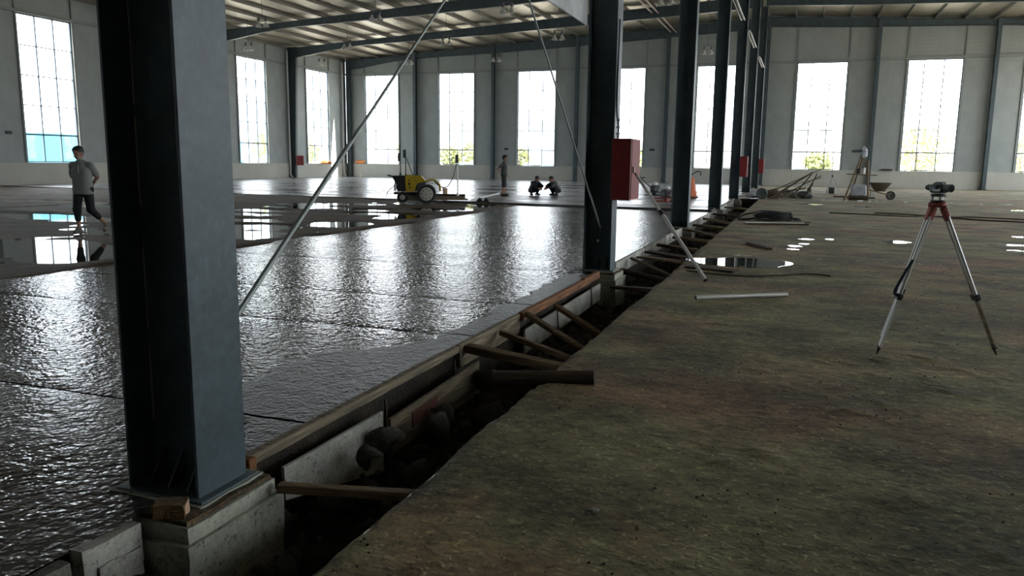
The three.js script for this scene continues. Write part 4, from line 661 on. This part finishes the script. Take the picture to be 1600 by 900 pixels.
{
  const t = thing('timber_trestle', 'tall timber trestle with a plank shelf and a cloth-wrapped floodlight', 'trestle', [0, 0, 0]);
  const legs = [[[1.93, 0, -38.2], [2.55, 1.95, -38.7]], [[2.15, 0, -38.9], [2.62, 1.9, -38.8]], [[2.93, 0, -38.5], [2.82, 1.75, -38.7]], [[2.98, 0, -39.3], [2.86, 1.75, -38.9]]];
  for (const [a, b] of legs) obj('leg', bar(V(...a), V(...b), 0.06, 0.06), m.wood, t);
  obj('shelf_plank', bar(V(1.98, 1.16, -38.55), V(3.22, 1.12, -38.6), 0.3, 0.045), m.wood, t);
  obj('brace', bar(V(2.25, 1.2, -38.5), V(2.85, 1.65, -38.6), 0.035, 0.035), m.wood, t); obj('brace', bar(V(1.5, 0.16, -38.3), V(3.2, 0.12, -38.5), 0.06, 0.07), m.woodDark, t);
  obj('floodlight_head', [rbox(0.4, 0.12, 0.18, 0.03, 2.32, 2.18, -38.7, 0, 0, 0.05), rod(V(2.5, 1.9, -38.75), V(2.55, 2.25, -38.75), 0.03)], m.levelGrey, t);
  obj('cloth_wrap', rough(new THREE.SphereGeometry(0.2, 16, 12).scale(0.8, 1.25, 0.8), 0.04, 961, 0.12).translate(2.62, 2.12, -38.72), m.bag, t);
  for (const [x, h, mt] of [[2.45, 0.22, 'rubber'], [2.66, 0.26, 'pipeW']]) tag(obj('paint_can', [cylG(0.08, 0.08, h, x, 1.18 + h / 2, -38.57), new THREE.TorusGeometry(0.08, 0.01, 6, 18).rotateX(Math.PI / 2).translate(x, 1.18 + h, -38.57)], m[mt]), mt === 'rubber' ? 'dark can standing on the trestle shelf' : 'pale can standing on the trestle shelf', 'can');
}
{
  const b = thing('white_sack', 'white woven sack standing under the trestle shelf', 'sack', [2.55, 0, -38.95]);
  obj('sack_body', rough(new RoundedBoxGeometry(0.66, 0.46, 0.3, 5, 0.1).translate(0, 0.43, 0), 0.03, 971, 0.2), m.bag, b); obj('sack_rim', rough(new RoundedBoxGeometry(0.62, 0.06, 0.26, 3, 0.03).translate(0, 0.66, 0), 0.02, 975, 0.15), m.bag, b); obj('pallet_board', [box(0.8, 0.2, 0.34, 0, 0.1, 0)], m.woodDark, b);
}
{
  const w = thing('wheelbarrow', 'dark steel wheelbarrow parked beside the trestle', 'wheelbarrow', [3.5, 0, -40.0], 0.2);
  const tray = new THREE.CylinderGeometry(0.5, 0.22, 0.4, 4, 1, true).rotateY(Math.PI / 4).scale(1.2, 1, 0.8).translate(0, 0.58, 0);
  obj('tray', [tray, box(0.36, 0.02, 0.24, 0, 0.39, 0)], M(C(0.10, 0.075, 0.05), 0.7, { side: THREE.DoubleSide }), w); obj('wheel', [new THREE.TorusGeometry(0.16, 0.05, 8, 22).translate(0.5, 0.2, 0), cylG(0.1, 0.1, 0.04, 0.5, 0.2, 0, Math.PI / 2)], m.rubber, w);
  for (const s of [-1, 1]) { obj('handle', bar(V(0.5, 0.2, s * 0.07), V(-0.9, 0.55, s * 0.3), 0.04, 0.04), m.wood, w); obj('leg', bar(V(-0.3, 0.4, s * 0.2), V(-0.35, 0, s * 0.24), 0.035, 0.035), m.rod, w); }
}
{
  const s = thing('light_stand', 'thin stand with spread legs standing before the far wall', 'stand', [1.7, 0, -47]);
  obj('pole', rod(V(0, 0.1, 0), V(-0.05, 2.35, 0), 0.022), m.rod, s); for (let i = 0; i < 3; i++) obj('leg', rod(V(0, 0.95, 0), V(Math.cos(i * 2.09) * 0.5, 0, Math.sin(i * 2.09) * 0.5), 0.016), m.rod, s); obj('collar', cylG(0.05, 0.05, 0.1, 0, 0.95, 0), m.black, s); obj('base_box', rbox(0.3, 0.34, 0.3, 0.03, 0, 0.17, 0), m.black, s);
}
tag(obj('pole_base', [cylG(0.13, 0.1, 0.3, 0.55, 0.15, -47.2), rod(V(0.55, 0.2, -47.2), V(0.7, 0.52, -47.3), 0.06)], m.woodDark), 'dark stump-like tool base left of the thin stand', 'tool');
tag(obj('ledge_item', [rbox(0.7, 0.1, 0.2, 0.03, 5.7, 1.27, ZF + 0.16)], m.woodDark), 'dark rolled cloth on the far wall ledge behind the tripod', 'cloth');

// ---------- people ----------
const sub = (a, b) => [a[0] - b[0], a[1] - b[1], a[2] - b[2]], mix3 = (a, b, t) => [lerp(a[0], b[0], t), lerp(a[1], b[1], t), lerp(a[2], b[2], t)];
function cap(px, py, pz, a, b, ra, rb) { const dx = b[0] - a[0], dy = b[1] - a[1], dz = b[2] - a[2], x = px - a[0], y = py - a[1], z = pz - a[2]; const t = clamp((x * dx + y * dy + z * dz) / (dx * dx + dy * dy + dz * dz + 1e-9)); return Math.hypot(x - dx * t, y - dy * t, z - dz * t) - (ra + (rb - ra) * t); }
function smin(a, b, k) { const h = Math.max(k - Math.abs(a - b), 0) / k; return Math.min(a, b) - h * h * k * 0.25; }
function bones(list, k) { return (x, y, z) => { let d = 1e3; for (const [a, b, ra, rb] of list) d = smin(d, cap(x, y, z, a, b, ra, rb), k); return d; }; }
function bounds(list, pad) { const lo = [1e9, 1e9, 1e9], hi = [-1e9, -1e9, -1e9]; for (const [a, b, ra, rb] of list) for (const [p, r] of [[a, ra], [b, rb]]) for (let k = 0; k < 3; k++) { lo[k] = Math.min(lo[k], p[k] - r - pad); hi[k] = Math.max(hi[k], p[k] + r + pad); } return [lo, hi]; }
function meshOf(list, k, cell) { const [lo, hi] = bounds(list, cell * 2 + k * 0.3); return sdfMesh(bones(list, k), lo, hi, cell); }
function handBones(w, el, palmN) {   // palm from the wrist on, four fingers and a thumb, slightly curled
  const d = V(...sub(w, el)).normalize(), n = V(...palmN).normalize(), s = d.clone().cross(n).normalize(), P = (a, b, c) => { const q = V(...w).addScaledVector(d, a).addScaledVector(s, b).addScaledVector(n, c); return [q.x, q.y, q.z]; };
  const L = [[P(-0.02, 0, 0), P(0.07, 0, 0), 0.027, 0.026], [P(0.03, -0.02, 0), P(0.085, -0.026, 0), 0.017, 0.015], [P(0.03, 0.02, 0), P(0.085, 0.026, 0), 0.017, 0.015]];
  [[-0.031, 0.066], [-0.0105, 0.078], [0.0105, 0.074], [0.031, 0.058]].forEach(([o, len]) => { const a = P(0.088, o, 0), b = P(0.088 + len * 0.5, o * 1.08, 0.008), c = P(0.088 + len * 0.85, o * 1.08, 0.03); L.push([a, b, 0.0095, 0.0088], [b, c, 0.0088, 0.0075]); });
  const t0 = P(0.02, -0.024, 0.004), t1 = P(0.055, -0.05, 0.018), t2 = P(0.085, -0.055, 0.03); L.push([t0, t1, 0.013, 0.0105], [t1, t2, 0.0105, 0.0085]); return L;
}
function person(o) {
  const J = o.J, p = thing('person', o.label, 'person', o.pos, o.ry), cell = o.cell || 0.013;
  const skinMat = o.skin || m.skin, cloth = (c) => M(c, 0.85, { map: rep(tCloth, 0.3) });
  // head, facing dir f
  const f = V(...o.face).normalize(), upv = V(...(o.headUp || [0, 1, 0])), r = upv.clone().cross(f).normalize(), u = f.clone().cross(r).normalize(), H = (a, b, c) => { const q = V(...J.head).addScaledVector(r, a).addScaledVector(u, b).addScaledVector(f, c); return [q.x, q.y, q.z]; };
  const headB = [[H(0, 0.035, -0.015), H(0, 0.03, 0.015), 0.083, 0.08], [H(0, -0.03, 0.03), H(0, -0.075, 0.055), 0.062, 0.038], [H(0, 0.015, 0.092), H(0, -0.02, 0.112), 0.010, 0.014], [H(-0.078, 0.0, -0.005), H(-0.08, -0.03, 0), 0.018, 0.013], [H(0.078, 0.0, -0.005), H(0.08, -0.03, 0), 0.018, 0.013], [H(-0.03, -0.055, 0.082), H(0.03, -0.055, 0.082), 0.012, 0.012], [J.neck, H(0, -0.06, -0.02), 0.056, 0.054]];
  const arm = (s) => [[J['sh' + s], J['el' + s], 0.045, 0.036], [J['el' + s], J['wr' + s], 0.036, 0.024]];
  const leg = (s) => [[J['hip' + s], J['kn' + s], 0.072, 0.048], [J['kn' + s], mix3(J['kn' + s], J['an' + s], 0.35), 0.048, 0.053], [mix3(J['kn' + s], J['an' + s], 0.35), J['an' + s], 0.053, 0.034], [J['an' + s], J['toe' + s], 0.036, 0.026]];
  const bodyB = [[J.pelvis, J.chest, 0.115, 0.12], [J.chest, J.neck, 0.10, 0.055], [J.shL, J.shR, 0.05, 0.05], ...arm('L'), ...arm('R'), ...leg('L'), ...leg('R')];
  const g = [meshOf(bodyB, 0.03, cell), meshOf(headB, 0.03, 0.006)];
  for (const s of ['L', 'R']) { const hb = handBones(J['wr' + s], J['el' + s], o.palm || [0, 0, 1]); const [lo, hi] = bounds(hb, 0.012); g.push(sdfMesh(bones(hb, 0.012), lo, hi, 0.0042)); }
  obj('body', mergeGeometries(g.map((q) => (q.index ? q.toNonIndexed() : q))), skinMat, p, true);
  obj('eyes', [sph(0.010, ...H(-0.032, 0.005, 0.082)), sph(0.010, ...H(0.032, 0.005, 0.082))], m.hair, p); obj('mouth', [sph(0.018, ...H(0, -0.058, 0.091), 1.2, 0.25, 0.4)], M(C(0.22, 0.09, 0.07), 0.6), p);
  const hb = bones([[H(0, 0.045, -0.025), H(0, 0.05, 0.012), 0.094, 0.088], [H(0, 0.0, -0.06), H(0, -0.03, -0.05), 0.062, 0.052]], 0.03), [hc] = [H(0, 0, 0)];
  const hairF = (x, y, z) => { const q = V(x - hc[0], y - hc[1], z - hc[2]), a = q.dot(f), b = q.dot(u); return Math.max(hb(x, y, z) - 0.006 * wn(x * 40, y * 40 + z * 31, 991, 1), a * 0.8 - b * 0.62 - (0.012)); };
  obj('hair', sdfMesh(hairF, hc.map((v) => v - 0.17), hc.map((v) => v + 0.17), 0.006), m.hair, p, true);
  const sl = o.sleeve ?? 0.62, lowC = o.shirtLow || mix3(J.pelvis, J.chest, -0.25);
  const side = V(...sub(J.shL, J.shR)).normalize(), off = (a, k) => [a[0] + side.x * k, a[1] + side.y * k, a[2] + side.z * k];
  const nb = mix3(J.chest, J.neck, 0.85), shirtB = [[off(lowC, 0.06), off(J.chest, 0.06), 0.14, 0.12], [off(lowC, -0.06), off(J.chest, -0.06), 0.14, 0.12], [nb, J.shL, 0.058, 0.056], [nb, J.shR, 0.058, 0.056], [J.chest, nb, 0.11, 0.062]];
  for (const s of ['L', 'R']) { const e = mix3(J['sh' + s], J['el' + s], Math.min(sl, 1)); shirtB.push([J['sh' + s], e, 0.064, 0.062]); if (sl > 1) shirtB.push([J['el' + s], mix3(J['el' + s], J['wr' + s], 0.9), 0.058, 0.042]); }
  const sf = bones(shirtB, 0.045), [slo, shi] = bounds(shirtB, 0.04), wrinkle = (x, y, z) => sf(x, y, z) + 0.007 * (wn(x + z, y * 0.6, 993, 0.09) - 0.5);
  const nk = V(...J.neck), chestV = V(...J.chest), upT = nk.clone().sub(chestV).normalize(), lowV = V(...lowC);
  const sOpen = (x, y, z) => { const q = V(x, y, z); return Math.max(wrinkle(x, y, z), q.clone().sub(nk).dot(upT) - 0.03, -(q.clone().sub(lowV).dot(upT)) - (o.hem ?? 0)); };
  const sm = obj('shirt', sdfMesh(sOpen, slo, shi, cell), cloth(o.shirt), p, true);
  if (o.collar) obj('collar', [new THREE.TorusGeometry(0.066, 0.016, 8, 20).applyQuaternion(new THREE.Quaternion().setFromUnitVectors(V(0, 0, 1), upT)).translate(J.neck[0] + upT.x * 0.03, J.neck[1] + upT.y * 0.03, J.neck[2] + upT.z * 0.03)], cloth(o.collar), sm);
  if (o.buttons) obj('placket', [bar(V(J.chest[0], J.chest[1] + 0.13, J.chest[2] + 0.118), V(J.chest[0], J.chest[1] - 0.03, J.chest[2] + 0.13), 0.03, 0.012)], cloth(o.collar), sm);
  const pl = o.pants ?? 0.95, waist = mix3(J.pelvis, J.chest, 0.28), pantsB = [[J.hipL, J.hipR, 0.108, 0.108], [J.pelvis, mix3(J.pelvis, J.chest, 0.08), 0.12, 0.11]];
  for (const s of ['L', 'R']) { pantsB.push([J['hip' + s], J['kn' + s], 0.102, 0.076]); if (pl > 0.05) pantsB.push([J['kn' + s], mix3(J['kn' + s], J['an' + s], pl), 0.074, o.cuff || 0.062]); }
  const pf = bones(pantsB, 0.035), [plo, phi] = bounds(pantsB, 0.03); obj('trousers', sdfMesh((x, y, z) => pf(x, y, z) + 0.006 * (wn(x * 1.5 + z, y, 995, 0.07) - 0.5), plo, phi, cell), cloth(o.trousers), p, true);
  for (const s of ['L', 'R']) { const a = J['an' + s], t = J['toe' + s], heel = [a[0] - (t[0] - a[0]) * 0.3, a[1] + (t[1] - a[1]) * 0.9, a[2] - (t[2] - a[2]) * 0.3]; obj('shoe', meshOf([[heel, t, 0.042, 0.038], [a, mix3(a, t, 0.5), 0.048, 0.04]], 0.03, 0.01), cloth(o.shoe), p, true); }
  return p;
}
person({ label: 'man in grey polo shirt and black trousers walking with hands behind his back', pos: [-13.45, 0.03, -11.95], ry: 0.38, face: [-0.28, -0.30, 0.9], cell: 0.012,
  J: { pelvis: [0, 0.93, 0], chest: [0.0, 1.22, 0.02], neck: [0, 1.44, 0.02], head: [-0.02, 1.585, 0.05], shL: [0.175, 1.34, 0], shR: [-0.175, 1.34, 0.0], elL: [0.25, 1.12, -0.10], elR: [-0.25, 1.12, -0.10], wrL: [0.09, 0.93, -0.17], wrR: [-0.07, 0.95, -0.18], hipL: [0.09, 0.88, 0], hipR: [-0.09, 0.88, 0], knL: [0.13, 0.47, 0.02], knR: [-0.10, 0.47, 0.10], anL: [0.25, 0.16, -0.32], anR: [-0.10, 0.09, 0.07], toeL: [0.28, 0.04, -0.18], toeR: [-0.12, 0.035, 0.22] },
  shirt: C(0.34, 0.36, 0.34), collar: C(0.6, 0.6, 0.56), buttons: true, trousers: C(0.012, 0.014, 0.02), pants: 0.5, cuff: 0.06, shoe: C(0.20, 0.19, 0.17), sleeve: 0.75, palm: [0, 0, -1], shirtLow: [0, 0.77, 0.0], hem: 0.0 });
person({ label: 'standing man in grey t-shirt and dark shorts with a hand on his hip', pos: [-11.9, 0.07, -31.8], ry: 1.85, face: [0.0, -0.15, 1], cell: 0.014,
  J: { pelvis: [0, 0.95, 0], chest: [0, 1.25, 0.01], neck: [0, 1.47, 0.01], head: [0, 1.61, 0.04], shL: [0.175, 1.37, 0], shR: [-0.175, 1.37, 0], elL: [0.22, 1.14, 0.02], elR: [-0.30, 1.17, -0.24], wrL: [0.2, 0.93, 0.12], wrR: [-0.14, 1.0, -0.12], hipL: [0.09, 0.9, 0], hipR: [-0.09, 0.9, 0], knL: [0.11, 0.48, 0.03], knR: [-0.10, 0.48, 0.0], anL: [0.12, 0.08, 0.02], anR: [-0.1, 0.08, -0.03], toeL: [0.15, 0.035, 0.18], toeR: [-0.12, 0.035, 0.12] },
  shirt: C(0.09, 0.10, 0.095), trousers: C(0.03, 0.035, 0.038), pants: 0.12, cuff: 0.075, shoe: C(0.04, 0.03, 0.03), sleeve: 0.7 });
const squat = (o) => person({ ...o, cell: 0.015, shirtLow: [0, 0.27, -0.12], J: { pelvis: [0, 0.24, -0.16], chest: [0, 0.46, 0.0], neck: [0, 0.62, 0.10], head: [0, 0.72, 0.19], shL: [0.18, 0.56, 0.07], shR: [-0.18, 0.56, 0.07], elL: [0.24, 0.42, 0.26], elR: [-0.24, 0.42, 0.26], wrL: [0.09, 0.34, 0.42], wrR: [-0.1, 0.32, 0.42], hipL: [0.1, 0.22, -0.14], hipR: [-0.1, 0.22, -0.14], knL: [0.2, 0.46, 0.20], knR: [-0.2, 0.46, 0.20], anL: [0.15, 0.09, -0.02], anR: [-0.15, 0.09, -0.02], toeL: [0.19, 0.035, 0.14], toeR: [-0.19, 0.035, 0.14] }, headUp: [0, 1, 0.2], face: [0, -0.55, 0.85], pants: 0.85, sleeve: 1.5, shoe: C(0.03, 0.03, 0.035) });
squat({ label: 'crouching man in dark clothes on the fresh slab, beside a man in grey', pos: [-11.05, 0.07, -33.4], ry: 0.95, shirt: C(0.018, 0.022, 0.035), trousers: C(0.014, 0.016, 0.022) });
squat({ label: 'crouching man in grey shirt facing the man in dark clothes', pos: [-10.2, 0.07, -33.75], ry: -0.75, shirt: C(0.16, 0.16, 0.155), trousers: C(0.018, 0.02, 0.03) });

// ---------- outside ----------
{
  const w = thing('site_hoarding', 'blue sheet hoarding outside the left windows', 'hoarding', [-50, 0, 0]);
  for (let i = 0; i < 22; i++) obj('sheet', [box(0.06, 3.4, 2.9, 0, 1.45, 2 - i * 3)], m.hoarding, w); for (let i = 0; i < 23; i++) obj('post', [box(0.1, 3.6, 0.1, -0.1, 1.55, 3.5 - i * 3)], m.winFrame, w);
}
const leafG = new THREE.BufferGeometry(); leafG.setAttribute('position', new THREE.Float32BufferAttribute([0, 0, 0, 0.5, 0.1, 0.28, 1, 0, 0, 0.5, 0.1, -0.28], 3)); leafG.setIndex([0, 1, 2, 0, 2, 3]); leafG.computeVertexNormals();
function tree(label, x, z, h, R, seed) {
  const t = thing('tree', label, 'tree', [x, -0.3, z], 0, 'trees outside'), q = rngOf(seed);
  obj('trunk', [tube([[0, 0, 0], [0.05, h * 0.3, 0.03], [-0.06, h * 0.7, 0]], 0.09, 8)], m.bark, t); for (let i = 0; i < 5; i++) { const a = i * 1.3; obj('branch', rod(V(0, h * (0.35 + 0.08 * i), 0), V(Math.cos(a) * R * 0.6, h * (0.55 + 0.08 * i), Math.sin(a) * R * 0.6), 0.04, 0.015, 5), m.bark, t); }
  const L = []; for (let i = 0; i < 700; i++) { const a = q() * 6.28, b = Math.acos(2 * q() - 1), rr = R * Math.cbrt(q()) * (0.8 + 0.4 * wn(Math.cos(a) * 2, b * 2, seed, 0.8)), s = 0.28 + 0.2 * q(); L.push(leafG.clone().scale(s, s, s).applyMatrix4(new THREE.Matrix4().makeRotationFromEuler(new THREE.Euler(q() * 6, q() * 6, q() * 6))).translate(Math.sin(b) * Math.cos(a) * rr, h * 0.72 + Math.cos(b) * rr * 0.75, Math.sin(b) * Math.sin(a) * rr)); }
  obj('foliage', L, m.leaf, t);
}
[['bushy tree outside, first window from the far left corner', -39, -76, 3.6, 1.8], ['small tree outside the second window of the far wall', -33.5, -74, 3.2, 1.3], ['round tree outside the second window of the far wall, beside the small one', -31.0, -75, 3.6, 1.5], ['slender tree outside the third window of the far wall', -27.2, -77, 3.4, 1.1], ['tree outside the fourth window of the far wall', -16, -80, 3.4, 1.6], ['low shrub outside the window behind the rebar heap', 1.4, -76, 2.9, 1.1], ['broad round tree outside the window behind the survey tripod', 9.6, -78, 4.4, 2.6], ['tree outside the window at the right edge of the hall', 17.5, -78, 3.8, 1.9], ['tree outside the last window of the left wall', -52.5, -70, 4.4, 2.2], ['second tree outside the last window of the left wall', -51.5, -75, 3.6, 1.6]].forEach(([l, x, z, h, R], i) => tree(l, x, z, h, R, 1200 + i));
function building(label, x, z, w, h, d, mat, nx, ny, ry = 0) {
  const b = thing('building', label, 'building', [x, -0.3, z], ry, 'buildings outside'); obj('walls', box(w, h, d, 0, h / 2, 0), mat, b); obj('parapet', [box(w + 0.4, 0.35, d + 0.4, 0, h + 0.1, 0)], m.pave, b);
  const wg = new THREE.BoxGeometry(w / nx * 0.5, h / ny * 0.5, 0.1); for (let i = 0; i < nx; i++) for (let j = 0; j < ny; j++) shared('window_pane', wg, m.winDark, b, (i + 0.5) / nx * w - w / 2, (j + 0.55) / ny * h, d / 2 + 0.03);
}
building('white building outside the fifth window of the far wall', -12, -118, 16, 7, 9, m.house, 4, 2); building('white building outside the window behind the rebar heap', 7.5, -122, 18, 7.5, 9, m.house, 6, 2); building('blue roofed building outside the third window of the far wall', -48, -128, 18, 8, 10, m.houseBlue, 6, 2); building('blue building beyond the trees at the left corner', -92, -110, 26, 10.5, 12, m.houseBlue, 7, 3, 0.5);

renderer.render(scene, camera);
